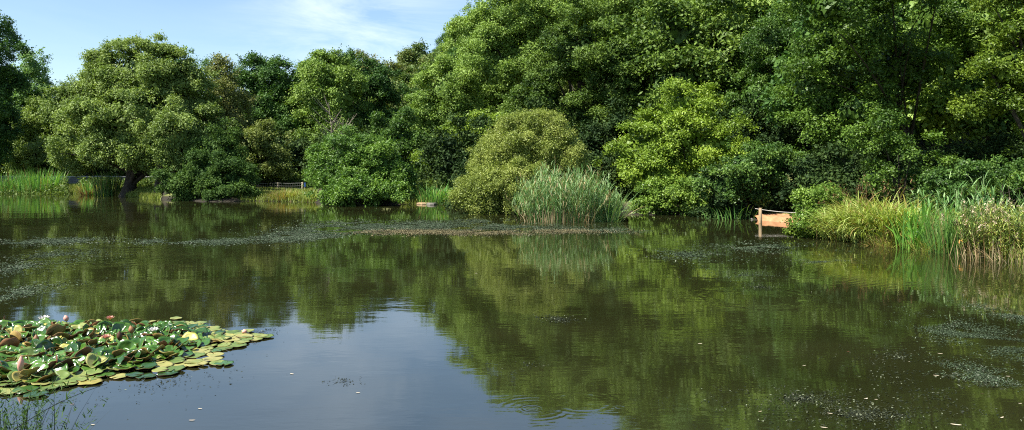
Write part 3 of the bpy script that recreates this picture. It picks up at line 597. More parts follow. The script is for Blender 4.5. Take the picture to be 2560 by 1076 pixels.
# right bank sedges
S = 'sedge tussocks on the right bank'
sed = [(2075, 598, .55, 260, .95, .55, 'leftmost sedge tussock beside the small bankside bush'), (2110, 603, .55, 300, 1.0, .5, 'yellow sedge tussock with brown drooping seed heads, left'), (2150, 607, .6, 320, 1.1, .6, 'yellow sedge tussock at the middle of the seed heads'),
       (2195, 611, .55, 320, 1.15, .5, 'tall yellow sedge tussock right of the seed heads'), (2235, 615, .5, 260, 1.1, .45, 'sedge tussock touching the bright iris'),
       (2135, 596, .6, 300, 1.35, .4, 'back row sedge tussock with the tallest brown seed heads'), (2200, 600, .6, 300, 1.35, .45, 'back row sedge tussock under the alder boughs'), (2255, 606, .55, 260, 1.25, .4, 'back row sedge tussock behind the iris')]
for i, (px, py, rad, n, L, tm, lab) in enumerate(sed):
    tussock('sedge_tussock', lab, 'sedge', px + 12, py, rad, int(n * 1.7), L * .78, .032, 'sedge_leaf', 110 + i, S, bend=(.8, 2.6), lift=.38 if i == 0 else .55, lean=.8, tmean=tm, tvar=.3, seed_mat='sedge_seed', nseed=[2, 9, 8, 4, 0, 16, 8, 3][i], z=.05)
tussock('sedge_tussock', 'low rusty sedge mound at the water edge left of the iris', 'sedge', 2212, 617, .35, 260, .45, .012, 'sedge_leaf', 120, S, bend=(.6, 1.6), lean=1.0, tmean=.22, z=0)
tussock('sedge_tussock', 'low yellow sedge mound at the water edge right of the iris', 'sedge', 2322, 628, .4, 320, .5, .012, 'sedge_leaf', 121, S, bend=(.6, 1.6), lean=1.0, tmean=.35, z=0)
for i, (px, py, rad, n, L, lab) in enumerate([(2275, 622, .35, 75, 1.05, 'bright green iris fan at the water edge, left of two'), (2310, 618, .4, 90, 1.35, 'taller bright green iris fan behind the first')]):
    tussock('iris_clump', lab, 'iris', px, py, rad, n, L, .05, 'iris_leaf', 125 + i, 'iris clumps', bend=(.2, 1.6), lean=.4, z=0)
tussock('rush_tuft', 'fine upright green rushes right of the iris', 'rushes', 2365, 632, .45, 330, 1.05, .017, 'rush_leaf', 130, bend=(.0, .7), lean=.45, tmean=.6, tvar=.4, z=0)
tussock('rush_tuft', 'taller fine rushes behind at the foot of the reeds', 'rushes', 2385, 622, .5, 260, 1.15, .018, 'rush_leaf', 131, bend=(.0, .7), lean=.4, tmean=.5, tvar=.4, z=0)
reed_clump('bank_reeds', 'tall blue green reeds rising behind the rushes on the right bank', 'reeds', [(2340, 612), (2375, 613), (2410, 614), (2440, 616)], [1.3, 1.4, 1.45, 1.3], 85, 140, leaves=7, lw=.03, dry=.08, rad=.5, lean=.16)
reed_clump('bank_reeds', 'tallest pair of blue green reeds with pointed tops', 'reeds', [(2470, 618)], [1.85], 14, 141, leaves=9, lw=.03, dry=.0, rad=.3)
reed_clump('bank_reeds', 'blue green reeds cut by the right edge of the photo', 'reeds', [(2545, 622), (2575, 625), (2520, 620)], [1.35, 1.5, 1.2], 34, 142, leaves=8, lw=.03, dry=.05, rad=.4)
def willowherb(name, label, pts, seed):
    rng = np.random.default_rng(seed); cs = np.array([W(a, b) for a, b in pts]); org = cs.mean(0); org[2] = 0
    rt = root(name, org, label, 'willowherb', 'willowherb gone to seed'); n = 34 * len(pts); idx = rng.integers(len(cs), size=n)
    b = cs[idx] - org + np.stack([rng.normal(0, .22, n), rng.normal(0, .3, n), np.full(n, -.03)], 1)
    ht = U(rng, .8, 1.5, n); az = U(rng, 0, 6.28, n); ln = np.abs(rng.normal(0, .33, n))
    g = Geo(); blades(g, b, ht, np.full(n, .010), az, ln, U(rng, 0, .3, n), rng, rng.normal(.4, .3, n), seg=4); g.build('stems', 'dry_leaf', rt)
    g = Geo(); m = n * 26; ci = np.repeat(np.arange(n), 26); s = U(rng, .25, 1, m)
    pos = b[ci] + np.stack([np.sin(ln[ci]) * ht[ci] * s * np.cos(az[ci]), np.sin(ln[ci]) * ht[ci] * s * np.sin(az[ci]), np.cos(ln[ci]) * ht[ci] * s], 1) + rng.normal(0, .02, (m, 3))
    blades(g, pos, U(rng, .09, .17, m), U(rng, .015, .026, m), U(rng, 0, 6.28, m), U(rng, .5, 1.2, m), U(rng, 0, 1.4, m), rng, rng.normal(.5, .25, m), seg=2)
    g.build('leaves', 'sedge_leaf' if seed % 2 else 'nettle_leaf', rt)
    g = Geo(); q = rng.choice(n, n // 4); m = len(q) * 22; ci = np.repeat(q, 22)
    pos = b[ci] + np.stack([np.sin(ln[ci]) * ht[ci] * np.cos(az[ci]), np.sin(ln[ci]) * ht[ci] * np.sin(az[ci]), np.cos(ln[ci]) * ht[ci] * U(rng, .86, 1.04, m)], 1) + rng.normal(0, .03, (m, 3))
    leaf_quads(g, pos, rdirs(m, rng), .05, .03, rng, rng.normal(.5, .3, m)); g.build('fluff_tufts', 'seed_fluff', rt)  # downy seed fluff at the stem tips, no flowers
willowherb('willowherb', 'tangled willowherb with pale fluff right of the fine rushes', [(2420, 638), (2450, 641)], 150)
willowherb('willowherb', 'middle tangle of willowherb above the orange leaf reflection', [(2480, 645), (2500, 640)], 151)
willowherb('willowherb', 'paler willowherb tangle near the right edge', [(2530, 650), (2550, 645)], 152)
willowherb('willowherb', 'willowherb cut off by the right edge of the photo', [(2585, 655), (2610, 658)], 153)
tussock('dry_reed_clump', 'straw coloured dead reed stems standing at the right edge waterline', 'reeds', 2500, 650, .75, 60, .6, .014, 'dry_leaf', 154, bend=(0, .5), lean=.4, tmean=.8, z=0, aniso=1.6)
tussock('dry_reed_clump', 'bent buff reed litter at the extreme right waterline', 'reeds', 2550, 656, .5, 70, .5, .016, 'dry_leaf', 155, bend=(.3, 1.4), lean=.9, tmean=.9, z=0, aniso=1.4)
# orange leaf
c = P(2403, 597, 20.8)
g = Geo(); rng = np.random.default_rng(5)
blades(g, np.tile(c, (6, 1)), U(rng, .10, .17, 6), np.full(6, .07), U(rng, 3.5, 5.9, 6), U(rng, 1.7, 2.6, 6), U(rng, .1, .5, 6), rng, .5, seg=3); v = g
o = g.build('withered_leaf', 'orange_leaf'); tag(o, 'bright orange withered leaf hanging in the tangle at the right bank', 'leaf')

# short grass on the banks
def bank_grass(name, label, regions, seed, n, L=.22):
    rng = np.random.default_rng(seed); pts = []
    for (x0, x1, d0, d1) in regions:
        k = int(n / len(regions)); d = U(rng, d0, d1, k); px = U(rng, x0, x1, k); pts.append(np.stack([(px - CX) / F * d, d], 1))
    xy = np.concatenate(pts); s = sdist(xy); xy = xy[s > -.12]; z = terr(xy); b = np.column_stack([xy, z - .02]); m = len(b)
    g = Geo(); blades(g, b, U(rng, .5, 1.4, m) * L, U(rng, .03, .06, m), U(rng, 0, 6.28, m), U(rng, .0, .5, m), U(rng, .2, 1.2, m), rng, rng.normal(.62, .25, m), seg=2)
    tag(g.build(name, 'grass_blade'), label, 'grass', kind='stuff')
bank_grass('grass', 'sunlit grass on the far left bank below the wall', [(-100, 420, 57, 72), (100, 330, 57, 66), (280, 400, 50, 58)], 160, 55000, .3)
bank_grass('grass', 'grass on the bank below the wire fence', [(600, 790, 47, 60)], 161, 16000, .22)
bank_grass('grass', 'rough grass at the foot of the cattails and willow', [(1000, 1200, 44.5, 50)], 162, 8000, .3)
bank_grass('grass', 'grass under the sedges on the right bank', [(2050, 2700, 19, 28)], 163, 20000, .35)
# nettles and weeds in front of the wall and behind the fence
def weeds(name, label, region, n, ht, seed, mat='nettle_leaf', z0=None):
    rng = np.random.default_rng(seed); x0, x1, d0, d1 = region; d = U(rng, d0, d1, n); px = U(rng, x0, x1, n); xy = np.stack([(px - CX) / F * d, d], 1)
    b = np.column_stack([xy, terr(xy)]); hh = ht * U(rng, .5, 1.15, n); g = Geo(); lv = 12; ci = np.repeat(np.arange(n), lv); m = n * lv
    blades(g, b, hh, np.full(n, .02), U(rng, 0, 6.28, n), U(rng, 0, .15, n), U(rng, 0, .3, n), rng, .3, seg=3)
    pos = b[ci] + rng.normal(0, .06, (m, 3)); pos[:, 2] = b[ci][:, 2] + hh[ci] * U(rng, .15, 1, m)
    leaf_quads(g, pos, norm(rdirs(m, rng) + np.array([0, 0, .7])), .16, .09, rng, rng.normal(.6, .25, m))
    tag(g.build(name, mat), label, 'weeds', kind='stuff')
weeds('nettles', 'nettles and brambles behind the wire fence', (590, 800, 58, 62), 900, 1.0, 170)
weeds('nettles', 'bank weeds between the wall and the tree trunks', (200, 420, 60, 66), 500, .8, 171)
weeds('nettles', 'bank weeds left of the stone wall among cattails', (-60, 170, 59, 63), 500, 1.0, 172)
weeds('nettles', 'weeds behind the middle cattail clump', (1010, 1170, 47, 50), 350, 1.0, 173)

# ------------------------------------------------------------------ wall, fence, posts, landing
def boxes(bx):
    V = []; Fc = []
    for (a, b) in bx:
        x0, y0, z0 = a; x1, y1, z1 = b; n = len(V)
        V += [(x0, y0, z0), (x1, y0, z0), (x1, y1, z0), (x0, y1, z0), (x0, y0, z1), (x1, y0, z1), (x1, y1, z1), (x0, y1, z1)]
        Fc += [[n, n + 3, n + 2, n + 1], [n + 4, n + 5, n + 6, n + 7], [n, n + 1, n + 5, n + 4], [n + 1, n + 2, n + 6, n + 5], [n + 2, n + 3, n + 7, n + 6], [n + 3, n, n + 4, n + 7]]
    return V, Fc
def bev(o, w=.01, s=2):
    m = o.modifiers.new('bevel', 'BEVEL'); m.width = w; m.segments = s; m.limit_method = 'ANGLE'
rw = root('stone_wall', (0, 0, 0), 'long low grey stone wall behind the cattails and domed tree', 'wall')
x0, x1 = (-60 - CX) / F * 66, (380 - CX) / F * 66
zt = H + (HZ - 441) / F * 66
V, Fc = boxes([((x0, 66, 0), (x1, 66.4, zt - .09))]); o = mesh_np('wall_face', V, faces=Fc, mats=['wall_stone'], parent=rw)
V, Fc = boxes([((x0 + i * 1.202, 65.95, zt - .088), (x0 + i * 1.202 + 1.19, 66.45, zt + .02 * math.sin(i))) for i in range(int((x1 - x0) / 1.202))]); o = mesh_np('coping', V, faces=Fc, mats=['coping'], parent=rw); bev(o, .015)
o = None
rs = root('orange_marker', P(328, 453, 64), 'tiny orange marker by the broad trunk in front of the wall', 'marker')
V, Fc = boxes([((-.09, -.03, -.12), (.09, .03, .12))]); o = mesh_np('panel', V, faces=Fc, mats=['orange_paint'], parent=rs); bev(o)
zg = tz(rs.location.x, 64) - rs.location.z
V, Fc = boxes([((-.025, .031, zg), (.025, .07, .05))]); mesh_np('stake', V, faces=Fc, mats=['fence_wood'], parent=rs)

dF = 56.0
fr = root('wire_fence', ((690 - CX) / F * dF, dF, 0), 'low wire fence with wooden posts on the grassy bank', 'fence')
fz = H + (HZ - 457) / F * dF
xs = [(p - 690) / F * dF for p in (560, 633, 695, 756)]
for i, x in enumerate(xs):
    zb = tz(fr.location.x + x, dF) - .1
    g = Geo(); r = [.04, .04, .035, .075][i]; top = fz + [.0, .0, .0, .02][i]
    tube(g, [(x, 0, zb), (x + .005, 0, (zb + top) / 2), (x, 0, top), (x, 0, top + .02)], [r, r, r * .96, r * .3], 10)
    g.build('post', 'fence_wood', fr, smooth=False)
for z in (-.03, -.22, -.42):
    g = Geo(); k = np.linspace(0, 1, 30); tube(g, np.stack([xs[0] + (xs[-1] - xs[0]) * k, np.full(30, -.06), fz + z - .02 * np.sin(k * 9.42) ** 2], 1), np.full(30, .013 if z == -.03 else .007), 5)
    g.build('wire', 'wire', fr)
g = Geo(); n = 44
for i in range(n):
    x = xs[0] + (xs[-1] - xs[0]) * (i + .5) / n; tube(g, [(x, -.06, fz - .05), (x, -.06, fz - .4), (x, -.06, fz - .72)], [.004] * 3, 4)
g.build('mesh_panel', 'wire', fr)
sg = root('blue_sign', P(761, 462, 56.3), 'small blue sign beside the tall fence post at the bush edge', 'sign')
V, Fc = boxes([((-.02, -.015, -.16), (.09, .015, .13))]); o = mesh_np('panel', V, faces=Fc, mats=['blue_paint'], parent=sg); bev(o)
zb = tz(sg.location.x, 56.3) - sg.location.z
V, Fc = boxes([((-.02, .016, zb), (.02, .05, .1))]); mesh_np('stake', V, faces=Fc, mats=['fence_wood'], parent=sg)

# red sandy landing: a low ramp of sand behind a timber edge, with one post and a rope
def landing():
    pl = [(1888, 550.3), (1930, 552.8), (1975, 555.6), (2010, 558.6), (2040, 566)]
    c0 = W(1940, 553)
    rt = root('sandy_landing', (c0[0], c0[1], 0), 'low red sand bank slope behind the roped post', 'sand bank')
    rng = np.random.default_rng(3); rows = 9; cols = 60; V = []
    t = np.linspace(0, 1, cols); sx = np.interp(t, np.linspace(0, 1, 5), [W(*p)[0] for p in pl]); sy = np.interp(t, np.linspace(0, 1, 5), [W(*p)[1] for p in pl])
    hgt = np.interp(t, [0, .06, .3, .6, 1], [.12, .19, .21, .22, .21]) + rng.normal(0, .008, cols)
    for j in range(rows):
        k = j / (rows - 1)
        z = -.12 + (hgt + .12) * np.interp(k, [0, .13, .3, 1], [0, .9, 1, 1.12]); yy = sy + k * 1.7 - .48
        V.append(np.stack([sx - c0[0], yy - c0[1], z + rng.normal(0, .006, cols)], 1))
    V = np.concatenate(V); i = np.arange(rows - 1)[:, None] * cols; j = np.arange(cols - 1)[None]
    f = np.stack([i + j, i + j + 1, i + cols + j + 1, i + cols + j], -1).reshape(-1, 4)
    mesh_np('sand_slope', V, f, mats=['red_sand'], parent=rt, smooth=True)
    o = None
    q = W(1868, 550)
    st = root('edge_stone', (q[0] + .25, q[1], 0), 'grey weathered stones at the left end of the sand bank', 'stone')
    for k in range(1, 3):
        g = Geo(); kk = np.linspace(0, 1, 7); tube(g, np.stack([-.25 + .22 * k + .0 * kk, .1 * k + .02 * kk, -.1 + (.2 - .03 * k) * kk], 1), .11 * np.sqrt(np.clip(1 - (kk * 1.0) ** 3, 0.01, 1)) * (.9 - .2 * k), 8)
        g.build('stone', 'grey_stone', st, smooth=True)
    p = W(1901, 557); rt = root('mooring_post', (p[0], p[1], 0), 'wooden mooring post standing in the water before the sand bank', 'post')
    top = H + (HZ - 521) / F * p[1]
    g = Geo(); tube(g, [(-.02, 0, -.4), (0, 0, .1), (0, 0, top - .02), (0, 0, top)], [.068, .066, .066, .05], 12); g.build('post_shaft', 'post_wood', rt, smooth=True)
    V, Fc = boxes([((-.05, -.05, top - .001), (.05, .05, top + .012))]); o = mesh_np('post_cap', V, faces=Fc, mats=['post_wood'], parent=rt); bev(o)
    e = P(2035, 532, p[1] - 1.5); s = P(1888, 522, p[1] + .3); k = np.linspace(0, 1, 40)
    a = np.array([p[0], p[1], top - .05])
    pts = np.concatenate([s + (a - s) * k[:10, None] / k[9], a + (e - a) * k[1:, None]]); pts[10:, 2] -= .05 * np.sin(k[1:] * math.pi)
    g = Geo(); tube(g, pts, np.full(len(pts), .013), 6); tag(g.build('rope', 'rope', smooth=True), 'pale rope strung from the mooring post to the bankside bush', 'rope')
landing()
# flat stones in the middle of the far shore
for i, (px, py, w, lab) in enumerate([(1062, 511, .5, 'long pale sandy stone at the foot of the middle cattails'), (1080, 512, .3, 'shorter flat sandy stone right of the long one')]):
    c = W(px, py); rng = np.random.default_rng(i); a = np.linspace(0, 6.283, 18, endpoint=False); rr = 1 + rng.normal(0, .08, 18)
    V = []
    for (s, z) in ((.9, -.1), (1, .02), (.93, .09), (.6, .115)): V += [(w * s * rr[k] * math.cos(a[k]), .4 * s * rr[k] * math.sin(a[k]), z) for k in range(18)]
    Fc = [[j * 18 + k, j * 18 + (k + 1) % 18, (j + 1) * 18 + (k + 1) % 18, (j + 1) * 18 + k] for j in range(3) for k in range(18)] + [list(range(54, 72))]
    o = mesh_np('flat_stone', V, faces=Fc, mats=['grey_stone' if i else 'post_wood'], loc=(c[0], c[1] - .1, 0), smooth=False); tag(o, lab, 'stone')
# dead pale branches
def dead_tree(name, label, px, py0, py1, d, seed, mat='twig_dead'):
    rng = np.random.default_rng(seed); a = P(px, py0, d); h = (py0 - py1) / F * d; base = a.copy()
    g = Geo(); k = np.linspace(0, 1, 8); tz0 = tz(a[0], a[1]); rt = root(name, (a[0], a[1], tz0), label, 'tree'); hh = a[2] + h - tz0
    pts = np.stack([.25 * np.sin(k * 3 + seed), 0 * k, hh * k - .2], 1); tube(g, pts, .045 * (1 - .8 * k) + .008, 6)
    for i in range(16):
        s = rng.uniform(1 - h / hh, .95); p0 = np.array([.25 * math.sin(s * 3 + seed), 0, hh * s - .2]); an = rng.uniform(0, 6.28); l = rng.uniform(.5, 1.5); q = np.linspace(0, 1, 5)[:, None]
        tube(g, p0 + q * l * np.array([math.cos(an), math.sin(an) * .4 - .5, .7]) + q ** 2 * np.array([0, 0, .3]), .025 * (1 - .8 * q[:, 0]) + .006, 4)
    g.build('bare_branches', mat, rt, smooth=True)
dead_tree('dead_sapling', 'pale bare sapling poking up behind the glossy round bush', 828, 350, 250, 60, 1)
dead_tree('dead_sapling', 'second pale bare sapling right of the first', 866, 350, 290, 59, 2)

# ------------------------------------------------------------------ floating weed
def bits(name, label, patches, mat, seed, size, tilt=.15, zmax=.012, cat='water weed', clump=0):
    """patches: (px, py, half width px, half height px, number) ellipses on the water, seen in the photograph, turned into metres"""
    rng = np.random.default_rng(seed); P_ = []
    for (px, py, rx, ry, n) in patches:
        c = W(px, py); d0, d1 = dep(py + ry), dep(py - ry); hy = (d1 - d0) / 2; cy = (d0 + d1) / 2; hx = rx / F * cy
        q = rng.normal(size=(int(n * 1.0), 2)); q /= np.linalg.norm(q, axis=1, keepdims=True); q *= np.clip(np.abs(rng.normal(0, .5, len(q))), 0, 1.5)[:, None]
        xy = np.stack([c[0] / c[1] * cy + q[:, 0] * hx, cy + q[:, 1] * hy], 1)
        P_.append(xy)
    xy = np.concatenate(P_)
    # break up with a cheap sum of sines so that the mats are ragged
    f = sum(np.sin(xy[:, 0] * a + b + 1.7 * np.sin(xy[:, 1] * c_ * .7)) * np.sin(xy[:, 1] * c_ + e_) for a, b, c_, e_ in [(1.1, .3, .9, 1), (2.7, 1.9, 2.1, .4), (5.3, .7, 4.9, 2.2)])
    xy = xy[f > rng.uniform(-1.1, clump + .9, len(xy))]
    xy = xy[sdist(xy) < -.05]
    n = len(xy); pos = np.column_stack([xy, U(rng, .002, zmax, n)])
    g = Geo(); leaf_quads(g, pos, norm(np.array([0, 0, 1.0]) + rng.normal(0, tilt, (n, 3))), size, size * rng.uniform(.2, .5, n), rng, rng.normal(.5, .3, n))
    tag(g.build(name, mat), label, cat, kind='stuff')
bits('water_weed', 'grey green floating weed mat across the middle of the pond',
     [(760, 590, 130, 22, 34000), (880, 570, 190, 18, 30000), (1050, 568, 230, 18, 36000), (1250, 572, 260, 15, 30000), (1500, 577, 150, 9, 9000), (560, 605, 110, 10, 12000), (430, 604, 140, 8, 9000), (120, 605, 180, 12, 13000), (850, 556, 60, 5, 4000), (1200, 553, 110, 7, 5000), (1900, 620, 170, 18, 7000), (1720, 640, 140, 20, 4000)],
     'weed_bits', 201, .062, tilt=.13)
bits('brown_water_weed', 'brown scummy weed strip on the near side of the mat', [(1150, 582, 280, 8, 27000), (1400, 579, 170, 6, 9000), (1010, 580, 130, 6, 12000)], 'brown_weed_bits', 202, .06, tilt=.2, zmax=.02)
bits('sparse_water_weed', 'sparse floating weed in front of the left shore', [(60, 680, 130, 60, 4500), (40, 740, 120, 45, 3000), (130, 640, 200, 25, 2500)], 'weed_bits', 203, .055, tilt=.1)
bits('pale_water_weed', 'floating weed mat at the lower right', [(2480, 860, 150, 70, 22000), (2380, 830, 100, 30, 5000), (2540, 800, 80, 60, 6000), (2450, 940, 130, 50, 8000), (1850, 690, 140, 20, 2500), (2050, 655, 120, 10, 3000)], 'weed_bits', 204, .03, tilt=.14, clump=.1)
bits('dark_water_weed', 'dark scattered weed tips on the open water', [(1395, 800, 75, 16, 900), (1310, 915, 75, 13, 500), (860, 955, 75, 13, 90), (650, 840, 60, 45, 230), (420, 960, 190, 60, 300), (2000, 1000, 250, 40, 1500), (2400, 980, 220, 80, 4500), (2150, 1040, 300, 40, 2000), (1900, 720, 100, 18, 700), (150, 1010, 130, 50, 260), (2250, 900, 150, 50, 700)], 'dark_weed_bits', 205, .028, tilt=.25, clump=-.2)

# ------------------------------------------------------------------ lily pads
def pad_mesh(rng, r, curl, fold, ruffle, top, under):
    """round leaf with a notch, dished or folded, 3 mm thick, its underside another colour"""
    nA, nR = 26, 5; V = []; notch = .13
    ang = np.linspace(notch, 2 * np.pi - notch, nA); ph = rng.uniform(0, 6.28, 4)
    fd = rng.uniform(0, 6.28)
    for j in range(1, nR + 1):
        s = j / nR
        for a in ang:
            rr = r * s * (1 + .03 * math.sin(3 * a + ph[0]) + .02 * math.sin(7 * a + ph[1]))
            x, y = rr * math.cos(a), rr * math.sin(a)
            z = curl * r * s ** 2.2 * (1 + .4 * math.sin(2 * a + ph[2])) + ruffle * r * s ** 3 * math.sin(5 * a + ph[3])
            dd = x * math.cos(fd) + y * math.sin(fd); z += fold * abs(dd) ** 1.3 / r ** .3
            V.append((x, y, z))
    n1 = len(V); V = [(0, 0, 0)] + V
    top_f = [[0, 1 + k, 2 + k] for k in range(nA - 1)]
    for j in range(nR - 1):
        for k in range(nA - 1):
            a = 1 + j * nA + k; top_f.append([a, a + nA, a + nA + 1, a + 1])
    N0 = len(V); V2 = V + [(x, y, z - .004) for (x, y, z) in V]
    bot = [[N0 + i for i in reversed(f)] for f in top_f]; rim = []
    for k in range(nA - 1):
        a = 1 + (nR - 1) * nA + k; rim.append([a, N0 + a, N0 + a + 1, a + 1])
    for k in (0, nA - 1):
        for j in range(nR - 1):
            a = 1 + j * nA + k; b = a + nA; rim.append([a, b, N0 + b, N0 + a])
    F_ = top_f + bot + rim; mi = [0] * len(top_f) + [1] * len(bot) + [1] * len(rim)
    me = bpy.data.meshes.new('lily_pad'); me.from_pydata(V2, [], F_); me.materials.append(MATS[top]); me.materials.append(MATS[under])
    me.polygons.foreach_set('material_index', mi); me.polygons.foreach_set('use_smooth', [True] * len(F_))
    return me
poly = np.array([W(a, b)[:2] for a, b in [(-160, 812), (200, 808), (330, 806), (460, 804), (540, 815), (600, 828), (690, 842), (640, 856), (600, 872), (560, 885), (590, 912), (530, 922), (470, 920), (450, 938), (370, 955), (250, 955), (190, 965), (115, 990), (0, 992), (-160, 990)]])
def in_poly(p, Q):
    c = False; j = len(Q) - 1
    for i in range(len(Q)):
        if (Q[i][1] > p[1]) != (Q[j][1] > p[1]) and p[0] < (Q[j][0] - Q[i][0]) * (p[1] - Q[i][1]) / (Q[j][1] - Q[i][1]) + Q[i][0]: c = not c
        j = i
    return c
def pdist(p, Q):
    b = 9
    for i in range(len(Q)):
        a, e = Q[i - 1], Q[i]; v = e - a; t = max(0, min(1, float((p - a) @ v / (v @ v)))); b = min(b, float(np.linalg.norm(p - a - t * v)))
    return b
rngL = np.random.default_rng(21)
vis_edge = poly
pads = []; mn, mxx = poly.min(0), poly.max(0)
tries = 0; PP = np.zeros((700, 2))
while len(pads) < 640 and tries < 90000:
    tries += 1
    p = rngL.uniform(mn, mxx)
    if not in_poly(p, poly): continue
    e = pdist(p, poly)
    if e < .10 or CX + p[0] / p[1] * F < -22: continue
    md = float(np.sqrt(((PP[:len(pads)] - p) ** 2).sum(1)).min()) if pads else 9
    if md < (.145 if e < .45 else .092): continue
    PP[len(pads)] = p; pads.append((p, e))
# the hand placed outliers
for (px, py) in [(655, 843), (560, 912), (440, 799), (500, 811), (90, 990), (225, 958), (540, 835), (620, 830)]:
    pads.append((W(px, py)[:2], .05))
dark_txt = {'green': 'glossy dark green', 'lime': 'pale lime', 'yellow': 'yellowing', }
PADS = []
for i, (p, e) in enumerate(pads):
    px = CX + p[0] / p[1] * F; near = p[1] < 8.9
    inner = sstep(.15, .75, e) * (1 - sstep(400, 560, px) * .7)
    rnd = rngL.random()
    if inner < .35: kind = 'lime' if rnd < .72 else ('yellow' if rnd < .80 else 'green')
    elif near: kind = 'yellow' if rnd < .25 else ('lime' if rnd < .55 else 'green')
    else: kind = 'green' if rnd < .90 else ('yellow' if rnd < .95 else 'lime')
    r = rngL.uniform(.085, .128) * (.95 if inner > .4 else 1)
    tilt = inner * abs(rngL.normal(.42, .28)) + (1 - inner) * abs(rngL.normal(.02, .03)); tilt = min(tilt, 1.15)
    under = 'pad_under_red' if (rngL.random() < .45 and not near) else 'pad_under_ochre'
    me = pad_mesh(rngL, r, curl=(.28 * inner * rngL.uniform(-.3, 1) + .03), fold=inner * rngL.uniform(.1, .8), ruffle=.03 + .07 * inner * rngL.random(), top='pad_' + kind, under=under)
    o = bpy.data.objects.new('lily_pad', me); COL.objects.link(o)
    az = rngL.normal(-.3, .8) if rngL.random() < .42 else rngL.uniform(0, 6.28)
    hgt = .012 + inner * rngL.uniform(.0, .05) + r * math.sin(tilt) * .5 + (0 if inner > .3 else rngL.uniform(0, .012))
    o.rotation_mode = 'ZYX' if False else 'XYZ'
    from mathutils import Matrix, Vector
    ax = Vector((math.cos(az), math.sin(az), 0))
    o.matrix_world = Matrix.Translation((float(p[0]), float(p[1]), hgt)) @ Matrix.Rotation(tilt, 4, ax) @ Matrix.Rotation(rngL.uniform(0, 6.28), 4, 'Z')
    where = ('at its tip' if px > 560 else 'right half of bed' if px > 330 else 'middle of bed' if px > 160 else 'left end of bed')
    row = 'front' if near else ('rear' if p[1] > 10.6 else 'central')
    pose = 'flat' if tilt < .2 else ('tilted' if tilt < .7 else 'steeply raised')
    side = 'red' if under == 'pad_under_red' else 'ochre'
    tag(o, f"{pose} {dark_txt[kind]} lily pad, {side} underneath, {row} rows, {where}", 'lily pad', 'lily pads in the lower left bed')
    PADS.append((r / p[1], o))
PADS.sort(key=lambda t: -t[0])
if len(PADS) > 298:                 # past three hundred the smallest ones become one object
    V = []; Fa = []; MI = []; mm = {}
    for _, o in PADS[298:]:
        n0 = len(V); M4 = o.matrix_world; me = o.data
        V += [tuple(M4 @ v.co) for v in me.vertices]
        names = [x.name for x in me.materials]
        for q in me.polygons:
            Fa.append([n0 + k for k in q.vertices]); MI.append(mm.setdefault(names[q.material_index], len(mm)))
        bpy.data.objects.remove(o)
    tag(mesh_np('lily_leaves', V, faces=Fa, mats=list(mm), matidx=MI, smooth=True), 'smallest lily pads packed between the larger ones of the bed', 'lily pads', kind='stuff')
# reddish curled young leaves / buds and white flowers
def flower(px, py, z, s, label, pink=False):
    c = W(px, py); rt = root('water_lily', (c[0], c[1], z), label, 'water lily', 'water lily flowers', rz=px)
    for ring, (n, op, L, w) in enumerate([(9, 1.15, .085, .03), (8, .85, .08, .028), (7, .5, .065, .022)]):
        for k in range(n):
            a = 2 * math.pi * (k + .5 * ring) / n; V = []
            for t, ww, lift in ((0, .4, 0), (.35, 1, .0), (.7, .9, .1), (1, .05, .25)):
                rad = s * L * t * math.sin(op); zz = s * (L * t * math.cos(op) + L * lift * .5)
                for sd in (-1, 0, 1): V.append((rad * math.cos(a) - sd * s * w * ww * .5 * math.sin(a), rad * math.sin(a) + sd * s * w * ww * .5 * math.cos(a), zz + (abs(sd) * .006 * s)))
            Fc = [[r_ * 3 + q, r_ * 3 + q + 1, r_ * 3 + q + 4, r_ * 3 + q + 3] for r_ in range(3) for q in range(2)]
            mesh_np('petal', V, faces=Fc, mats=['petal_pink' if pink else 'petal'], parent=rt, smooth=True)
    g = Geo(); kk = np.linspace(0, 1, 5); tube(g, np.stack([0 * kk, 0 * kk, .035 * s * kk], 1), .018 * s * (1 - .5 * kk), 8); g.build('stamens', 'stamen', rt)
    g = Geo(); tube(g, np.stack([0 * kk, 0 * kk, -z - .1 + (z + .1) * kk], 1), np.full(5, .006), 6); g.build('stalk', 'pad_under_red', rt)
flower(110, 820, .10, 1.1, 'open white water lily at the rear left of the pad bed')
flower(383, 856, .13, 1.0, 'open white water lily among green pads, right half of the bed')
flower(275, 815, .09, .8, 'half open pinkish water lily at the back edge of the bed', True)
flower(265, 876, .14, .9, 'faded pink water lily in the heart of the bed', True)
def bud(px, py, z, hgt, label, mat='pad_under_ochre'):
    c = W(px, py); g = Geo(); k = np.linspace(0, 1, 9); r = .028 * np.sin(np.clip(k * .93 + .1, 0, 1) * math.pi) ** .8 + .003
    rt = root('water_lily_bud', (c[0], c[1], z), label, 'lily bud', 'water lily buds', rz=px)
    tube(g, np.stack([.02 * k, 0 * k, hgt * k], 1), r * 1.15, 10); g.build('bud_leaf', mat, rt, smooth=True)
    g = Geo(); tube(g, np.stack([0 * k[:4], 0 * k[:4], np.linspace(-z - .1, .01, 4)], 1), np.full(4, .006), 6); g.build('stalk', 'pad_under_red', rt)
for a in [(167, 815, .07, .09, 'pink lily bud standing at the back edge of the bed', 'petal_pink'), (90, 885, .12, .12, 'brown pointed lily bud at the left of the bed', 'pad_under_red'), (50, 950, .10, .17, 'long pinkish furled leaf near the front left of the bed', 'petal_pink'),
          (612, 838, .02, .06, 'small orange furled leaf near the tip of the bed', 'petal_pink'), (330, 868, .18, .10, 'rust furled leaf among the tilted green pads', 'pad_under_red'), (300, 885, .17, .12, 'dark red furled leaf right of the faded flower', 'pad_under_red')]: bud(*a)

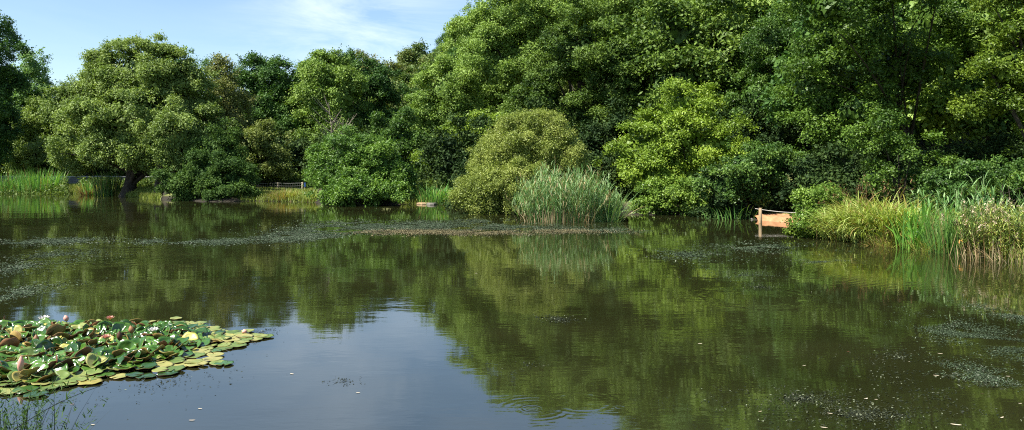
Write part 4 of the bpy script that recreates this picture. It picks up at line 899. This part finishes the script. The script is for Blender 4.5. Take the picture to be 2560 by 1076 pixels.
# floating fallen leaves
rng = np.random.default_rng(77)
fl = [(480, 1052, 'white petal floating at the lower left of the open water'), (232, 1063, 'white petal floating right of the waterside weed'), (500, 1023, 'straw scrap floating below the lily bed'), (730, 936, 'tiny white scrap on the blue water'), (895, 983, 'small buff leaf alone on the open blue water'), (1190, 684, 'white scrap in the middle distance'),
      (2010, 915, 'buff leaf among weed, left of the lower right mat'), (2165, 998, 'tan leaf above the bottom edge, right half'), (2390, 1063, 'longest white leaf at the bottom right'), (2340, 940, 'white leaf inside the lower right weed'), (2520, 942, 'white leaf at the far right of the weed mat'), (2075, 1035, 'tan leaf near the bottom right third'), (1900, 1030, 'tan scrap near the bottom, right of centre'),
      (2455, 985, 'buff scrap in the dark weed'), (2190, 1000, 'pale sliver beside the tan leaf'), (2275, 905, 'buff leaf at the left end of the weed mat'), (2350, 885, 'bright scrap on the upper edge of the weed mat'), (2060, 1070, 'buff scrap at the very bottom, right half'), (1750, 860, 'tiny scrap on olive water'), (2505, 1045, 'cream scrap close to the bottom right corner'), (2120, 880, 'white sliver on dark water left of the mat'), (2550, 1010, 'tan leaf touching the right edge'), (180, 1012, 'dark curled leaf below the lily bed')]
for i, (px, py, lab) in enumerate(fl):
    c = W(px, py); L_ = rng.uniform(.018, .034) * (1.6 if 'longest' in lab else 1); k = np.linspace(-1, 1, 7); a = rng.uniform(-.6, .6); V = []
    for t in k:
        w = .45 * (1 - t * t) ** .6 + .02
        for sd in (-1, 0, 1): x = t * L_; y = sd * w * L_ * .6; V.append((x * math.cos(a) - y * math.sin(a), x * math.sin(a) + y * math.cos(a), -.0005 + .0045 + .001 * abs(sd) + .0015 * t * t))
    Fc = [[r_ * 3 + q, r_ * 3 + q + 1, r_ * 3 + q + 4, r_ * 3 + q + 3] for r_ in range(6) for q in range(2)]
    tag(mesh_np('floating_leaf', V, faces=Fc, mats=['dead_leaf' if 'dark' not in lab else 'pad_under_red'], loc=(c[0], c[1], 0), smooth=True), lab, 'leaf', 'fallen leaves on the water')

# waterside weeds at the lower left corner and the long grass stem
def sprig(px, py, d, n, hgt, seed, label):
    rng = np.random.default_rng(seed); c = P(px, py, d); c[2] = max(tz(c[0], c[1]), -.1); rt = root('waterside_weed', c, label, 'weed', 'weeds at the near bank')
    az = U(rng, 0, 6.28, n); ln = U(rng, .05, .8, n); ht = hgt * U(rng, .6, 1.1, n); b = np.stack([rng.normal(0, .12, n), rng.normal(0, .12, n), np.zeros(n)], 1)
    g = Geo(); blades(g, b, ht, np.full(n, .006), az, ln, U(rng, 0, .4, n), rng, .2, seg=4); g.build('stems', 'dark_weed_bits', rt)
    g = Geo(); lv = 22; ci = np.repeat(np.arange(n), lv); m = n * lv; s = U(rng, .35, 1.02, m)
    pos = b[ci] + np.stack([np.sin(ln[ci]) * ht[ci] * s * np.cos(az[ci]), np.sin(ln[ci]) * ht[ci] * s * np.sin(az[ci]), np.cos(ln[ci]) * ht[ci] * s], 1)
    blades(g, pos, U(rng, .03, .07, m), U(rng, .007, .013, m), U(rng, 0, 6.28, m), U(rng, .5, 1.5, m), U(rng, 0, 1, m), rng, rng.normal(.2, .2, m), seg=2); g.build('leaves', 'bush_leaf_dark', rt)
sprig(20, 1140, 5.9, 60, .95, 301, 'dark leafy weed in the bottom left corner')
sprig(85, 1120, 5.9, 26, .75, 302, 'thin dark sprig right of the corner weed')
sprig(-30, 1090, 6.0, 40, .85, 303, 'dark weed cut by the left edge under the lily bed')
a = P(72, 1066, 5.4); b = P(268, 960, 6.2); k = np.linspace(0, 1, 24)[:, None]; a0 = a - (b - a) * .45
g = Geo(); tube(g, a0 + (b - a0) * k + np.array([0, 0, .05]) * np.sin(k * math.pi), np.linspace(.0035, .0018, 24), 5); o = g.build('tall_grass', 'dark_weed_bits', smooth=True); tag(o, 'long thin grass stem leaning diagonally over the lower left water', 'grass stem')

# ------------------------------------------------------------------ light, sky, camera
ts = np.array([-.70, -.40, 1.0]); ts /= np.linalg.norm(ts)
EL = math.asin(ts[2]); RO = math.atan2(ts[0], ts[1])
sun = bpy.data.lights.new('sun', 'SUN'); sun.energy = 5.0; sun.angle = math.radians(.5); sun.color = (1, .95, .86)
so = bpy.data.objects.new('sun', sun); COL.objects.link(so); so.rotation_euler = Vector(tuple(ts)).to_track_quat('Z', 'Y').to_euler()
w = bpy.data.worlds.new('World'); scene.world = w; w.use_nodes = True; nt = w.node_tree; nt.nodes.clear(); N = nt.nodes.new; L = nt.links.new
sky = N('ShaderNodeTexSky'); sky.sky_type = 'NISHITA'; sky.sun_disc = False; sky.sun_elevation = EL; sky.sun_rotation = RO; sky.air_density = 1.0; sky.dust_density = .15; sky.ozone_density = 3.0
tc = N('ShaderNodeTexCoord'); sp = N('ShaderNodeSeparateXYZ'); L(tc.outputs['Generated'], sp.inputs[0])
mz = N('ShaderNodeMath'); mz.operation = 'MAXIMUM'; L(sp.outputs['Z'], mz.inputs[0]); mz.inputs[1].default_value = .03
dv = N('ShaderNodeVectorMath'); dv.operation = 'DIVIDE'; cb = N('ShaderNodeCombineXYZ'); L(mz.outputs[0], cb.inputs[0]); L(mz.outputs[0], cb.inputs[1]); cb.inputs[2].default_value = 1
L(tc.outputs['Generated'], dv.inputs[0]); L(cb.outputs[0], dv.inputs[1])
mp = N('ShaderNodeMapping'); mp.inputs['Scale'].default_value = (.9, .45, 0); mp.inputs['Rotation'].default_value = (0, 0, .5); L(dv.outputs[0], mp.inputs['Vector'])
nz = N('ShaderNodeTexNoise'); nz.inputs['Scale'].default_value = 1.1; nz.inputs['Detail'].default_value = 9; nz.inputs['Roughness'].default_value = .62; nz.inputs['Distortion'].default_value = .5; L(mp.outputs[0], nz.inputs['Vector'])
mr = N('ShaderNodeMapRange'); mr.inputs['From Min'].default_value = .40; mr.inputs['From Max'].default_value = .78; L(nz.outputs['Fac'], mr.inputs['Value'])
# the bank of thin cirrus over the notch in the trees
cdir = Vector(((930 - CX) / F, 1, (HZ - 30) / F)).normalized()
vd = N('ShaderNodeVectorMath'); vd.operation = 'SUBTRACT'; L(tc.outputs['Generated'], vd.inputs[0]); vd.inputs[1].default_value = cdir
vs = N('ShaderNodeVectorMath'); vs.operation = 'MULTIPLY'; L(vd.outputs[0], vs.inputs[0]); vs.inputs[1].default_value = (5.5, 4, 5.5)
vl = N('ShaderNodeVectorMath'); vl.operation = 'LENGTH'; L(vs.outputs[0], vl.inputs[0])
m2 = N('ShaderNodeMapRange'); m2.interpolation_type = 'SMOOTHSTEP'; m2.inputs['From Min'].default_value = 1.15; m2.inputs['From Max'].default_value = .15; m2.inputs['To Min'].default_value = .05; m2.inputs['To Max'].default_value = .75; L(vl.outputs['Value'], m2.inputs['Value'])
m3 = N('ShaderNodeMapRange'); m3.interpolation_type = 'SMOOTHSTEP'; m3.inputs['From Min'].default_value = .17; m3.inputs['From Max'].default_value = .32; m3.inputs['To Max'].default_value = .16; L(sp.outputs['Z'], m3.inputs['Value'])
m4 = N('ShaderNodeMath'); m4.operation = 'ADD'; L(m2.outputs[0], m4.inputs[0]); L(m3.outputs[0], m4.inputs[1])
cf = N('ShaderNodeMath'); cf.operation = 'MULTIPLY'; L(mr.outputs[0], cf.inputs[0]); L(m4.outputs[0], cf.inputs[1])
mc = N('ShaderNodeMix'); mc.data_type = 'RGBA'; mc.clamp_factor = True; L(cf.outputs[0], mc.inputs[0]); L(sky.outputs[0], mc.inputs[6]); mc.inputs[7].default_value = (6.6, 7.3, 8.2, 1)
bg = N('ShaderNodeBackground'); bg.inputs['Strength'].default_value = .086; L(mc.outputs[2], bg.inputs['Color'])
ow = N('ShaderNodeOutputWorld'); L(bg.outputs[0], ow.inputs['Surface'])

cam = bpy.data.cameras.new('camera'); co = bpy.data.objects.new('camera', cam); COL.objects.link(co)
co.location = (0, 0, H); co.rotation_euler = (math.radians(90), 0, 0)
cam.sensor_fit = 'HORIZONTAL'; cam.sensor_width = 36; cam.lens = F / 2560 * 36; cam.shift_y = (HZ - 538) / 2560; cam.clip_end = 3000; cam.clip_start = .05
scene.camera = co
scene.view_settings.view_transform = 'Standard'; scene.view_settings.look = 'None'; scene.view_settings.exposure = 1.12; scene.view_settings.gamma = 1
c = scene.cycles; c.max_bounces = 6; c.diffuse_bounces = 2; c.glossy_bounces = 3; c.transmission_bounces = 3; c.use_denoising = False; c.filter_width = 1.1; c.sample_clamp_indirect = 3; c.caustics_reflective = False; c.caustics_refractive = False
